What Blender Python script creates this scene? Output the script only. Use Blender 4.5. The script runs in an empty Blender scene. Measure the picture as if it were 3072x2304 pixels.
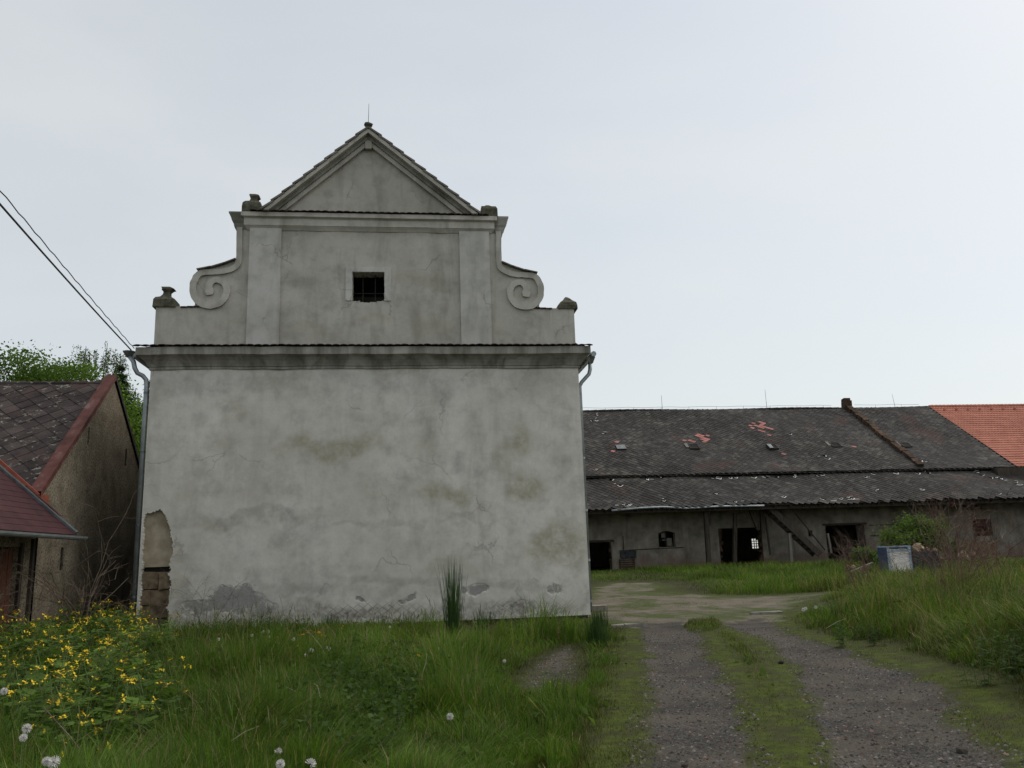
import bpy, bmesh, math, random
import numpy as np
from mathutils import Matrix, Vector

# ---------------------------------------------------------------- camera
scene = bpy.context.scene
CAM = np.array([0.0, 0.0, 1.6])
YAW, PITCH, ROLL = (math.radians(a) for a in (7.281, 11.875, -1.929))
FPX, PW, PH = 2450.0, 3072.0, 2304.0
def cam_axes():
    f = np.array([math.sin(YAW) * math.cos(PITCH), math.cos(YAW) * math.cos(PITCH), math.sin(PITCH)])
    r = np.array([math.cos(YAW), -math.sin(YAW), 0.0]); u = np.cross(r, f)
    c, s = math.cos(ROLL), math.sin(ROLL)
    return np.array([c * r + s * u, -s * r + c * u, f])
AX = cam_axes()
cd = bpy.data.cameras.new('camera'); cam = bpy.data.objects.new('camera', cd)
scene.collection.objects.link(cam); scene.camera = cam
cd.sensor_fit = 'HORIZONTAL'; cd.sensor_width = 36.0; cd.lens = 36.0 * FPX / PW
cd.clip_start = 0.05; cd.clip_end = 3000.0
cam.matrix_world = Matrix(((AX[0][0], AX[1][0], -AX[2][0], CAM[0]), (AX[0][1], AX[1][1], -AX[2][1], CAM[1]),
                           (AX[0][2], AX[1][2], -AX[2][2], CAM[2]), (0, 0, 0, 1)))

# ---------------------------------------------------------------- sky, sun, exposure
SUN_EL, SUN_AZ = math.radians(50), math.radians(78)      # azimuth clockwise from +Y (to the right)
world = bpy.data.worlds.new('World'); scene.world = world; world.use_nodes = True
wt = world.node_tree; wt.nodes.clear()
def wn(t, **k):
    n = wt.nodes.new(t)
    for a, b in k.items(): setattr(n, a, b)
    return n
wout = wn('ShaderNodeOutputWorld'); wbg = wn('ShaderNodeBackground'); wt.links.new(wbg.outputs[0], wout.inputs[0])
sky = wn('ShaderNodeTexSky', sky_type='NISHITA', sun_disc=False, sun_elevation=SUN_EL, sun_rotation=SUN_AZ,
         air_density=1.0, dust_density=3.0, ozone_density=1.0)
wscale = wn('ShaderNodeVectorMath', operation='SCALE'); wt.links.new(sky.outputs[0], wscale.inputs[0]); wscale.inputs[3].default_value = 1.4
wco = wn('ShaderNodeTexCoord'); wmap = wn('ShaderNodeMapping'); wt.links.new(wco.outputs['Generated'], wmap.inputs[0])
wmap.inputs['Scale'].default_value = (1.0, 1.0, 2.6)
wns = wn('ShaderNodeTexNoise'); wns.inputs['Scale'].default_value = 1.5; wns.inputs['Detail'].default_value = 5; wns.inputs['Roughness'].default_value = 0.48
wns.inputs['Distortion'].default_value = 0.4
wt.links.new(wmap.outputs[0], wns.inputs['Vector'])
wr = wn('ShaderNodeMapRange'); wr.inputs[1].default_value = 0.33; wr.inputs[2].default_value = 0.68; wr.inputs[3].default_value = 0.55; wr.inputs[4].default_value = 0.71
wt.links.new(wns.outputs[0], wr.inputs[0])
wmix = wn('ShaderNodeMix', data_type='RGBA'); wt.links.new(wr.outputs[0], wmix.inputs[0])
wt.links.new(wscale.outputs[0], wmix.inputs[6]); wmix.inputs[7].default_value = (8.1, 8.28, 7.95, 1)   # thin even cloud
wt.links.new(wmix.outputs[2], wbg.inputs[0]); wbg.inputs[1].default_value = 0.1
sd = bpy.data.lights.new('sun', 'SUN'); sun = bpy.data.objects.new('sun', sd); scene.collection.objects.link(sun)
sd.energy = 1.5; sd.angle = math.radians(60); sd.color = (1.0, 0.96, 0.9)
sv = Vector((math.sin(SUN_AZ) * math.cos(SUN_EL), math.cos(SUN_AZ) * math.cos(SUN_EL), math.sin(SUN_EL)))
sun.rotation_euler = sv.to_track_quat('Z', 'Y').to_euler(); sun.location = (20, 20, 40)
scene.view_settings.view_transform = 'Standard'; scene.view_settings.look = 'None'
scene.view_settings.exposure = 0.1; scene.view_settings.gamma = 1.0; scene.view_settings.use_curve_mapping = False
scene.render.engine = 'CYCLES'; scene.cycles.use_denoising = True
scene.cycles.max_bounces = 6; scene.cycles.transparent_max_bounces = 8

# ---------------------------------------------------------------- helpers
rng = np.random.default_rng(7); random.seed(7)
COL = scene.collection
K = PW / 2212.0                                    # survey sheet units
def ray(x, y): return AX.T @ np.array([(x - PW / 2) / FPX, (PH / 2 - y) / FPX, 1.0])
def onY(x, y, Y): d = ray(x, y); return CAM + d * (Y - CAM[1]) / d[1]
def onX(x, y, X): d = ray(x, y); return CAM + d * (X / d[0])
def onZ(x, y, z=0.0): d = ray(x, y); return CAM + d * (z - CAM[2]) / d[2]

def tag(o, label=None, cat=None, group=None, kind=None):
    if label: o['label'] = label
    if cat: o['category'] = cat
    if group: o['group'] = group
    if kind: o['kind'] = kind
    return o
def empty(name, loc, label=None, cat=None, group=None):
    o = bpy.data.objects.new(name, None); COL.objects.link(o); o.location = loc; o.empty_display_size = 0.3
    o['_w'] = [float(v) for v in loc]
    return tag(o, label, cat, group)
def worg(p): return np.array(p['_w']) if p is not None and '_w' in p else np.zeros(3)
def mesh(name, verts, faces, mat, smooth=False):
    me = bpy.data.meshes.new(name); me.from_pydata([tuple(map(float, v)) for v in verts], [], [tuple(map(int, f)) for f in faces])
    for m in (mat if isinstance(mat, (list, tuple)) else [mat]): me.materials.append(m)
    if smooth: me.polygons.foreach_set('use_smooth', [True] * len(me.polygons))
    me.update(); return me
def put(name, verts, faces, mat, parent=None, org=None, smooth=False, **t):
    """mesh object from world coordinates; its origin at org (or the parent's origin)"""
    pw = worg(parent); o0 = np.array(org, float) if org is not None else (pw if parent is not None else np.zeros(3))
    v = np.asarray(verts, float) - o0
    o = bpy.data.objects.new(name, mesh(name, v, faces, mat, smooth)); COL.objects.link(o)
    o.parent = parent; o.location = o0 - pw; o['_w'] = [float(a) for a in o0]
    return tag(o, **t)
def clone(o, name, loc, parent=None, rot=None, scale=None, data=None):
    c = bpy.data.objects.new(name, data or o.data); COL.objects.link(c); c.parent = parent
    c.location = np.array(loc, float) - worg(parent)
    if rot is not None: c.rotation_euler = rot
    if scale is not None: c.scale = scale
    return c
class MB:
    def __init__(s): s.v = []; s.f = []
    def add(s, v, f):
        n = len(s.v); s.v += [tuple(a) for a in v]; s.f += [tuple(i + n for i in q) for q in f]; return s
    def box(s, x0, x1, y0, y1, z0, z1):
        return s.add([(x0, y0, z0), (x1, y0, z0), (x1, y1, z0), (x0, y1, z0), (x0, y0, z1), (x1, y0, z1), (x1, y1, z1), (x0, y1, z1)],
                     [(0, 3, 2, 1), (4, 5, 6, 7), (0, 1, 5, 4), (1, 2, 6, 5), (2, 3, 7, 6), (3, 0, 4, 7)])
    def beam(s, a, b, w, h=None, up=(0, 0, 1)):
        a = np.array(a, float); b = np.array(b, float); d = b - a; d /= np.linalg.norm(d)
        up = np.array(up, float)
        if abs(d @ up) > .98: up = np.array([0, 1.0, 0])
        r = np.cross(d, up); r /= np.linalg.norm(r); u = np.cross(r, d); h = h or w
        o = [(-w / 2, -h / 2), (w / 2, -h / 2), (w / 2, h / 2), (-w / 2, h / 2)]
        v = [a + r * i + u * j for i, j in o] + [b + r * i + u * j for i, j in o]
        return s.add(v, [(0, 1, 2, 3), (7, 6, 5, 4), (0, 4, 5, 1), (1, 5, 6, 2), (2, 6, 7, 3), (3, 7, 4, 0)])
    def tube(s, path, rad, n=8, cap=True):
        path = [np.array(p, float) for p in path]; m = len(path)
        rad = [rad] * m if np.isscalar(rad) else rad
        vs = []; prev = None
        for i, p in enumerate(path):
            d = path[min(i + 1, m - 1)] - path[max(i - 1, 0)]; d = d / (np.linalg.norm(d) + 1e-9)
            if prev is None:
                up = np.array([0, 0, 1.0]) if abs(d[2]) < .9 else np.array([1.0, 0, 0])
                r = np.cross(d, up)
            else: r = prev - d * (prev @ d)
            r = r / (np.linalg.norm(r) + 1e-9); prev = r; u = np.cross(d, r)
            vs += [p + rad[i] * (math.cos(2 * math.pi * k / n) * r + math.sin(2 * math.pi * k / n) * u) for k in range(n)]
        fs = [(i * n + k, i * n + (k + 1) % n, (i + 1) * n + (k + 1) % n, (i + 1) * n + k) for i in range(m - 1) for k in range(n)]
        if cap: fs += [tuple(range(n))[::-1], tuple((m - 1) * n + k for k in range(n))]
        return s.add(vs, fs)
    def prism(s, poly, y0, y1):
        """polygon of (x,z) extruded from y0 to y1"""
        n = len(poly); v = [(p[0], y0, p[1]) for p in poly] + [(p[0], y1, p[1]) for p in poly]
        return s.add(v, [tuple(range(n)), tuple(range(2 * n - 1, n - 1, -1))] + [(i, i + n, (i + 1) % n + n, (i + 1) % n) for i in range(n)])
    def loft(s, rings, cap=True):
        n = len(rings[0]); v = [p for r in rings for p in r]
        f = [(i * n + k, i * n + (k + 1) % n, (i + 1) * n + (k + 1) % n, (i + 1) * n + k) for i in range(len(rings) - 1) for k in range(n)]
        if cap: f += [tuple(range(n))[::-1], tuple((len(rings) - 1) * n + k for k in range(n))]
        return s.add(v, f)
    def put(s, name, mat, parent=None, org=None, smooth=False, **t): return put(name, s.v, s.f, mat, parent, org, smooth, **t)

def hash2(ix, iy, seed):
    h = (ix.astype(np.int64) * 374761393 + iy.astype(np.int64) * 668265263 + seed * 974634777) & 0xffffffff
    h = ((h ^ (h >> 13)) * 1274126177) & 0xffffffff
    return ((h ^ (h >> 16)) & 0xffff) / 65535.0
def vnoise(x, y, seed=0):
    x = np.asarray(x, float); y = np.asarray(y, float); ix = np.floor(x); iy = np.floor(y); fx = x - ix; fy = y - iy
    fx = fx * fx * (3 - 2 * fx); fy = fy * fy * (3 - 2 * fy)
    a = hash2(ix, iy, seed); b = hash2(ix + 1, iy, seed); c = hash2(ix, iy + 1, seed); d = hash2(ix + 1, iy + 1, seed)
    return (a * (1 - fx) + b * fx) * (1 - fy) + (c * (1 - fx) + d * fx) * fy
def fbm(x, y, seed=0, oct=4):
    r = 0; a = .5; t = 0
    for i in range(oct): r = r + a * vnoise(np.asarray(x) * 2 ** i, np.asarray(y) * 2 ** i, seed + i * 17); t += a; a *= .55
    return r / t
def sstep(a, b, x): t = np.clip((x - a) / (b - a), 0, 1); return t * t * (3 - 2 * t)
def pip(x, y, poly):
    x = np.asarray(x); ins = np.zeros(x.shape, bool); n = len(poly)
    for i in range(n):
        x0, y0 = poly[i]; x1, y1 = poly[(i + 1) % n]
        c = ((y0 > y) != (y1 > y)) & (x < (x1 - x0) * (y - y0) / ((y1 - y0) + 1e-12) + x0); ins ^= c
    return ins
def pdist(x, y, poly):
    """distance to a polygon, negative inside"""
    x = np.asarray(x, float); y = np.asarray(y, float); d = np.full(x.shape, 1e9); n = len(poly)
    for i in range(n):
        ax, ay = poly[i]; bx, by = poly[(i + 1) % n]; dx, dy = bx - ax, by - ay
        t = np.clip(((x - ax) * dx + (y - ay) * dy) / (dx * dx + dy * dy + 1e-12), 0, 1)
        d = np.minimum(d, np.hypot(x - ax - t * dx, y - ay - t * dy))
    return np.where(pip(x, y, poly), -d, d)

# ---------------------------------------------------------------- materials
class NT:
    def __init__(s, name):
        s.m = bpy.data.materials.new(name); s.m.use_nodes = True; s.t = s.m.node_tree; s.t.nodes.clear()
        s.out = s.n('ShaderNodeOutputMaterial'); s.b = s.n('ShaderNodeBsdfPrincipled'); s.l(s.b.outputs[0], s.out.inputs[0])
        g = s.n('ShaderNodeNewGeometry'); s.pos = g.outputs['Position']
        s.b.inputs['Specular IOR Level'].default_value = .2
    def n(s, t, **k):
        x = s.t.nodes.new(t)
        for a, b in k.items(): setattr(x, a, b)
        return x
    def l(s, a, b): s.t.links.new(a, b)
    def map(s, scale, off=(0, 0, 0), rot=(0, 0, 0)):
        m = s.n('ShaderNodeMapping'); s.l(s.pos, m.inputs[0]); m.inputs['Scale'].default_value = scale; m.inputs['Location'].default_value = off
        m.inputs['Rotation'].default_value = rot; return m.outputs[0]
    def noise(s, scale, detail=5, rough=.55, stretch=(1, 1, 1), off=(0, 0, 0), dist=0):
        x = s.n('ShaderNodeTexNoise'); x.inputs['Scale'].default_value = scale; x.inputs['Detail'].default_value = detail
        x.inputs['Roughness'].default_value = rough; x.inputs['Distortion'].default_value = dist
        s.l(s.map(stretch, off), x.inputs['Vector']); return x.outputs[0]
    def rng(s, v, a, b, c=0., d=1., smooth=False):
        x = s.n('ShaderNodeMapRange'); s.l(v, x.inputs[0])
        if smooth: x.interpolation_type = 'SMOOTHSTEP'
        for i, w in enumerate((a, b, c, d)): x.inputs[i + 1].default_value = w
        return x.outputs[0]
    def mix(s, f, a, b, mode='MIX'):
        x = s.n('ShaderNodeMix', data_type='RGBA', blend_type=mode)
        for i, w in ((0, f), (6, a), (7, b)):
            if isinstance(w, (int, float)): x.inputs[i].default_value = w
            elif isinstance(w, tuple): x.inputs[i].default_value = (*w[:3], 1)
            else: s.l(w, x.inputs[i])
        return x.outputs[2]
    def math(s, op, a, b=0.):
        x = s.n('ShaderNodeMath', operation=op)
        for i, w in enumerate((a, b)):
            if isinstance(w, (int, float)): x.inputs[i].default_value = w
            else: s.l(w, x.inputs[i])
        return x.outputs[0]
    def ramp(s, v, stops):
        x = s.n('ShaderNodeValToRGB'); s.l(v, x.inputs[0]); e = x.color_ramp.elements
        while len(e) < len(stops): e.new(.5)
        for i, (p, c) in enumerate(stops): e[i].position = p; e[i].color = (*c, 1)
        return x.outputs[0]
    def attr(s, name): a = s.n('ShaderNodeAttribute', attribute_name=name); return a.outputs['Fac']
    def attrc(s, name): a = s.n('ShaderNodeAttribute', attribute_name=name); return a.outputs['Color']
    def rnd(s): return s.n('ShaderNodeObjectInfo').outputs['Random']
    def bump(s, h, strength=.3, dist=.02):
        b = s.n('ShaderNodeBump'); b.inputs['Strength'].default_value = strength; b.inputs['Distance'].default_value = dist
        s.l(h, b.inputs['Height']); s.l(b.outputs[0], s.b.inputs['Normal'])
    def done(s, col, rough=.9, spec=None, metal=0):
        if isinstance(col, tuple): s.b.inputs['Base Color'].default_value = (*col, 1)
        else: s.l(col, s.b.inputs['Base Color'])
        s.b.inputs['Roughness'].default_value = rough; s.b.inputs['Metallic'].default_value = metal
        if spec is not None: s.b.inputs['Specular IOR Level'].default_value = spec
        return s.m
def simple(name, c1, c2, scale=4, rough=.85, bump=.2, bscale=60, stretch=(1, 1, 1), rnd=0., metal=0, spec=None, lo=.35, hi=.65, c3=None):
    t = NT(name); n = t.noise(scale, 6, .6, stretch); st = [(lo, c1), (hi, c2)]
    if c3: st.append((min(hi + .15, 1), c3))
    c = t.ramp(n, st)
    if rnd: c = t.mix(1.0, c, t.ramp(t.rnd(), [(0, (1 - rnd,) * 3), (1, (1 + rnd * .6,) * 3)]), 'MULTIPLY')
    if bump: t.bump(t.noise(bscale, 4, .6), bump, .01)
    return t.done(c, rough, spec, metal)

def plaster(name, base, alg=True, streak=.5, thr=.5):
    """old grey lime render: clouded, streaked, with algae and grey bare spots carried by point attributes"""
    t = NT(name)
    big = t.noise(.55, 4, .5); mid = t.noise(2.3, 6, .62); fine = t.noise(26, 6, .7)
    st = t.noise(1.5, 5, .6, (1.6, 1.6, .28), (0, 0, 0), .6)
    d = tuple(v * .70 for v in base); l = tuple(v * 1.14 for v in base)
    c = t.ramp(mid, [(.28, d), (.5, base), (.72, l)])
    c = t.mix(t.rng(big, .4, .66, 0, .38), c, tuple(a * b for a, b in zip(base, (.68, .68, .62))))
    c = t.mix(t.rng(st, thr, thr + .24, 0, streak), c, tuple(a * b for a, b in zip(base, (.42, .42, .38))))
    c = t.mix(t.rng(fine, .35, .75, 0, .26), c, tuple(v * .55 for v in base))
    vo = t.n('ShaderNodeTexVoronoi', feature='DISTANCE_TO_EDGE'); vo.inputs['Scale'].default_value = .42; vm = t.n('ShaderNodeVectorMath', operation='ADD'); nz_ = t.n('ShaderNodeTexNoise'); nz_.inputs['Scale'].default_value = 1.8; nz_.inputs['Detail'].default_value = 6; t.l(t.pos, nz_.inputs['Vector']); t.l(t.pos, vm.inputs[0]); t.l(nz_.outputs['Color'], vm.inputs[1]); t.l(vm.outputs[0], vo.inputs['Vector'])
    crack = t.math('MULTIPLY', t.rng(vo.outputs['Distance'], .003, .010, 1, 0), t.rng(t.noise(.9, 3, .5, (1, 1, 1), (7, 2, 9)), .52, .62, 0, .5)); c = t.mix(crack, c, tuple(v * .4 for v in base))
    hgt = t.math('ADD', t.math('MULTIPLY', fine, .6), t.math('MULTIPLY', mid, .8))
    if alg:
        c = t.mix(t.math('MULTIPLY', t.attr('algae'), t.rng(t.noise(5.0, 6, .65), .2, .62, 0, .8)), c, (.30, .278, .19))
        c = t.mix(t.math('MULTIPLY', t.attr('grime'), t.rng(t.noise(3.4, 6, .65), .28, .62, 0, .8)), c, (.21, .20, .172))
        bare = t.rng(t.math('ADD', t.attr('bare'), t.math('MULTIPLY', t.math('SUBTRACT', t.noise(11, 8, .78), .5), 2.0)), .44, .72)
        c = t.mix(t.math('MULTIPLY', bare, .75), c, t.ramp(t.noise(17, 5, .7), [(.3, (.15, .146, .143)), (.7, (.27, .26, .25))]))
        c = t.mix(t.math('MULTIPLY', t.attr('brown'), t.rng(t.noise(9, 6, .7), .3, .6)), c, (.17, .145, .115))
        # diamond wire lattice showing through the render near the ground
        sp = t.n('ShaderNodeSeparateXYZ'); t.l(t.pos, sp.inputs[0])
        lat = None
        for sg in (1, -1):
            q = t.math('ADD', t.math('MULTIPLY', sp.outputs[0], 4.2), t.math('MULTIPLY', sp.outputs[2], 5.4 * sg))
            q = t.math('ABSOLUTE', t.math('SUBTRACT', t.math('FRACT', q), .5))
            q = t.rng(q, .03, .09, 1, 0); lat = q if lat is None else t.math('MAXIMUM', lat, q)
        c = t.mix(t.math('MULTIPLY', lat, t.attr('lattice')), c, (.12, .10, .085))
    t.bump(hgt, .35, .012)
    return t.done(c, .95, .1)

M = {}
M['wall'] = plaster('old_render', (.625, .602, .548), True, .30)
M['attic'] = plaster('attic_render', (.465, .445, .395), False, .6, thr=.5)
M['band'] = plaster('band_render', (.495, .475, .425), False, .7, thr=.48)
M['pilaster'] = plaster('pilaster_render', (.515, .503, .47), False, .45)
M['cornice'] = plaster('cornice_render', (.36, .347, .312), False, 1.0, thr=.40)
M['mosscap'] = simple('mossy_stone', (.045, .045, .03), (.12, .115, .085), 9, .95, .5, 40)
M['tile'] = simple('old_clay_tile', (.032, .020, .016), (.075, .042, .032), 6, .9, .3, 60, rnd=.4, c3=(.06, .057, .045))
M['raketile'] = simple('weathered_verge_tile', (.13, .115, .095), (.24, .22, .19), 7, .95, .3, 60, rnd=.25)
M['zinc'] = simple('zinc_sheet', (.22, .25, .26), (.34, .37, .385), 3, .45, .05, 30, metal=.55, spec=.5)
M['darkzinc'] = simple('old_dark_zinc', (.07, .08, .085), (.15, .165, .17), 4, .5, .1, 30, metal=.5, spec=.4)
M['iron'] = simple('dark_iron', (.02, .018, .017), (.05, .042, .036), 8, .7, .1)
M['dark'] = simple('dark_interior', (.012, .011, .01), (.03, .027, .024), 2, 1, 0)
M['stone'] = simple('brown_rubble_stone', (.085, .062, .040), (.22, .165, .11), 5, .95, .9, 16, rnd=.3)
M['lime'] = simple('beige_lime_plaster', (.28, .235, .16), (.45, .39, .29), 3.2, .95, .4, 40)
M['found'] = simple('foundation', (.03, .027, .024), (.07, .06, .05), 6, 1, .5, 20)

# roofing slates of the left house: brown grey fibre slates with pale lichen
t = NT('lichen_slate')
c = t.ramp(t.noise(2.2, 5, .6), [(.3, (.030, .024, .023)), (.7, (.066, .051, .047))])
c = t.mix(1.0, c, t.ramp(t.rnd(), [(0, (.66,) * 3), (1, (1.25,) * 3)]), 'MULTIPLY')
c = t.mix(t.rng(t.noise(1.1, 3, .5), .54, .7, 0, .5), c, (.085, .045, .04))
lic = t.math('MULTIPLY', t.rng(t.noise(5.0, 7, .72, (1, 1, 1.8)), .57, .63), t.rng(t.noise(1.2, 3, .5, (1, 1, 1), (3, 7, 1)), .36, .52))
c = t.mix(t.math('MULTIPLY', lic, .9), c, (.30, .30, .25)); t.bump(t.noise(40, 4, .7), .3, .01)
M['lichenslate'] = t.done(c, .9)
# dark slates of the barn, tone varies per slate
def barnslate(name, attr):
    t = NT(name); c = t.ramp(t.noise(.45, 6, .6), [(.3, (.024, .0225, .021)), (.5, (.036, .034, .031)), (.72, (.066, .061, .053))])
    f = t.attr('tone') if attr else t.rnd()
    c = t.mix(1.0, c, t.ramp(f, [(0, (.55,) * 3), (.75, (1.15,) * 3), (1, (1.75,) * 3)]), 'MULTIPLY')
    c = t.mix(t.rng(t.noise(5, 6, .75), .62, .7, 0, .5), c, (.12, .115, .10))
    c = t.mix(t.rng(t.noise(.33, 3, .5, (1, 1, 1), (11, 3, 5)), .60, .70, 0, .5), c, (.072, .036, .030))
    t.bump(t.noise(30, 4, .7), .2, .01); return t.done(c, .85)
M['slate'] = barnslate('dark_slate', False); M['slates'] = barnslate('dark_slate_field', True)
M['redslate'] = simple('faded_red_slate', (.30, .115, .10), (.40, .18, .155), 2.5, .85, .2, 40, rnd=.25)
M['whiteedge'] = simple('pale_broken_slate_edge', (.42, .42, .40), (.60, .60, .58), 6, .9, 0, rnd=.25)
M['timber'] = simple('grey_old_timber', (.028, .023, .019), (.085, .070, .055), 3, .9, .5, 30, (6, 6, .5), rnd=.3)
M['paletimber'] = simple('pale_timber', (.13, .12, .10), (.22, .205, .175), 3, .9, .4, 30, (6, 6, .5))
M['board'] = simple('red_brown_boards', (.085, .034, .023), (.165, .068, .042), 3, .85, .4, 25, (7, 7, .6), rnd=.3)
M['redsheet'] = simple('rust_red_sheet', (.065, .022, .018), (.125, .048, .039), 2.6, .7, .15, 12, c3=(.20, .15, .145), hi=.58)
M['orangesheet'] = simple('orange_red_sheet', (.22, .055, .033), (.34, .10, .064), 3, .6, .1, 20)
M['redroof'] = simple('dark_red_roof', (.036, .011, .012), (.070, .020, .021), 2.5, .6, .2, 14, c3=(.028, .022, .018))
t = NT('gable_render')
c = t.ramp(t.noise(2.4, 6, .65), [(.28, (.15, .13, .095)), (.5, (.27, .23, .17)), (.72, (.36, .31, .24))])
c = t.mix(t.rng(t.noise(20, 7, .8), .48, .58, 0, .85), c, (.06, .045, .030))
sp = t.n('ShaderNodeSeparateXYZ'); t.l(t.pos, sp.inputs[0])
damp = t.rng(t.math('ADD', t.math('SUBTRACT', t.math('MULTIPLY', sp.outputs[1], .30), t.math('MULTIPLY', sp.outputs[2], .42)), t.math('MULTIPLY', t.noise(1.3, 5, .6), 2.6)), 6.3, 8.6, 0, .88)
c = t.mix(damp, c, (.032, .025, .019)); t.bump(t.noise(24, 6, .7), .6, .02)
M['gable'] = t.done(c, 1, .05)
t = NT('barn_wall')       # dirty lime wash above, crumbling brick below
c = t.ramp(t.noise(.9, 6, .62), [(.3, (.11, .098, .078)), (.52, (.225, .205, .17)), (.75, (.33, .305, .26))])
sp = t.n('ShaderNodeSeparateXYZ'); t.l(t.pos, sp.inputs[0])
bk = t.n('ShaderNodeTexBrick'); bm_ = t.n('ShaderNodeCombineXYZ'); t.l(sp.outputs[0], bm_.inputs[0]); t.l(sp.outputs[2], bm_.inputs[1]); t.l(bm_.outputs[0], bk.inputs['Vector'])
bk.inputs['Scale'].default_value = 3.4; bk.inputs['Color1'].default_value = (.16, .075, .055, 1); bk.inputs['Color2'].default_value = (.22, .12, .09, 1); bk.inputs['Mortar'].default_value = (.16, .145, .12, 1)
low = t.rng(t.math('ADD', sp.outputs[2], t.math('MULTIPLY', t.noise(.7, 6, .7), -3.6)), -1.25, -.4, 1, 0)
c = t.mix(t.math('MULTIPLY', low, .8), c, t.mix(t.rng(t.noise(1.6, 5, .65), .42, .58), bk.outputs[0], (.155, .13, .105)))
c = t.mix(t.rng(t.noise(1.2, 5, .6, (1.5, 1.5, .2)), .52, .74, 0, .6), c, (.07, .06, .05)); t.bump(t.noise(9, 6, .7), .6, .04)
M['barnwall'] = t.done(c, 1, .05)
M['newtile'] = simple('new_orange_tile', (.38, .145, .10), (.48, .20, .14), 1.2, .8, .1, 30, rnd=.12)
M['firewall'] = simple('rusty_brick_coping', (.04, .028, .020), (.105, .062, .040), 4, 1, .6, 20, rnd=.4, c3=(.16, .145, .115))
M['rubble'] = simple('rubble', (.14, .095, .06), (.29, .22, .15), 5, 1, .5, 20, rnd=.45)
M['pale_stone'] = simple('pale_flat_stone', (.15, .135, .115), (.26, .24, .205), 6, .95, .4, 30, rnd=.2)
M['concrete'] = simple('dark_concrete', (.022, .022, .024), (.06, .06, .062), 5, .95, .5, 20)
M['blue'] = simple('blue_paint', (.022, .045, .105), (.045, .085, .17), 5, .5, .1, 20)
M['lightblue'] = simple('pale_blue_paint', (.22, .30, .38), (.42, .50, .56), 5, .6, .1, 20)
M['whitepanel'] = simple('dirty_white_panel', (.62, .58, .55), (.76, .72, .68), 2, .7, .1, 20)
M['cable'] = simple('cable_sheath', (.02, .02, .022), (.04, .04, .042), 5, .6, 0)
M['bark'] = simple('bark', (.03, .024, .018), (.085, .07, .055), 6, .95, .6, 25)
M['twig'] = simple('dry_twig', (.085, .062, .046), (.185, .145, .11), 9, .9, .2, 60)
M['redtwig'] = simple('red_brown_twig', (.075, .030, .026), (.15, .075, .058), 9, .9, .2, 60)
M['straw'] = simple('bleached_straw', (.25, .215, .15), (.42, .37, .27), 9, .9, .1, 60)
M['petal'] = simple('yellow_petal', (.52, .36, .010), (.66, .48, .020), 30, .7, 0, rnd=.2)
M['dpetal'] = simple('dandelion_yellow', (.62, .33, .004), (.76, .45, .008), 30, .7, 0, rnd=.15)
M['seed'] = simple('dandelion_down', (.50, .485, .46), (.66, .64, .61), 60, 1, 0)
def leafmat(name, attr='col', mul=(1, 1, 1), trans=.35, rnd=0., fixed=None):
    t = NT(name)
    c = t.attrc(attr) if fixed is None else t.ramp(t.noise(7, 4, .6), [(.35, fixed[0]), (.65, fixed[1])])
    if rnd: c = t.mix(1.0, c, t.ramp(t.rnd(), [(0, (1 - rnd,) * 3), (1, (1 + rnd,) * 3)]), 'MULTIPLY')
    t.done(c, .65, .12); tr = t.n('ShaderNodeBsdfTranslucent'); mx = t.n('ShaderNodeMixShader'); mx.inputs[0].default_value = trans
    t.l(t.mix(1.0, c, (1.3, 1.35, .75), 'MULTIPLY'), tr.inputs[0]); t.l(t.b.outputs[0], mx.inputs[1]); t.l(tr.outputs[0], mx.inputs[2]); t.l(mx.outputs[0], t.out.inputs[0])
    return t.m
M['grass'] = leafmat('grass_blade'); M['leaf'] = leafmat('tree_leaf', trans=.4); M['herb'] = leafmat('herb_leaf', rnd=.25)
M['reed'] = leafmat('reed_blade'); M['stem'] = leafmat('green_stem', fixed=((.07, .11, .03), (.13, .17, .06)), trans=.1)

# ---------------------------------------------------------------- ground
def gpoly(pts): return [tuple(onZ(x * K, y * K)[:2]) for x, y in pts]
RUT_L = gpoly([(1375, 2100), (1385, 1659), (1395, 1560), (1405, 1480), (1400, 1420), (1395, 1370), (1385, 1345), (1470, 1340), (1500, 1365), (1520, 1400), (1545, 1440), (1572, 1480), (1592, 1520), (1612, 1570), (1632, 1620), (1650, 1659), (1760, 2100)])
RUT_R = gpoly([(1960, 2100), (1800, 1659), (1782, 1600), (1765, 1540), (1740, 1480), (1700, 1420), (1650, 1380), (1600, 1360), (1560, 1345), (1640, 1335), (1680, 1350), (1720, 1375), (1800, 1400), (1870, 1425), (1940, 1455), (2010, 1490), (2045, 1530), (2090, 1570), (2150, 1610), (2212, 1652), (2700, 1900)])
YARD = gpoly([(1270, 1306), (1270, 1276), (1330, 1263), (1400, 1262), (1425, 1268), (1405, 1276), (1470, 1284), (1560, 1289), (1650, 1290), (1775, 1290), (1725, 1310), (1690, 1330), (1650, 1346), (1560, 1352), (1480, 1352), (1390, 1354), (1330, 1345), (1290, 1335)])
PATCH = gpoly([(1120, 1484), (1150, 1440), (1190, 1410), (1232, 1396), (1246, 1430), (1238, 1470), (1200, 1500), (1140, 1504)])
ISLE = gpoly([(1475, 1350), (1500, 1336), (1550, 1336), (1562, 1350), (1535, 1366), (1490, 1366)])
VERGE = gpoly([(1690, 1336), (1690, 1350), (1720, 1375), (1800, 1400), (1870, 1425), (1940, 1455), (2010, 1490), (2045, 1530), (2090, 1570), (2212, 1650), (2600, 1659), (2300, 1545), (2120, 1495), (2000, 1450), (1880, 1410), (1800, 1385), (1740, 1360)])
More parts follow.
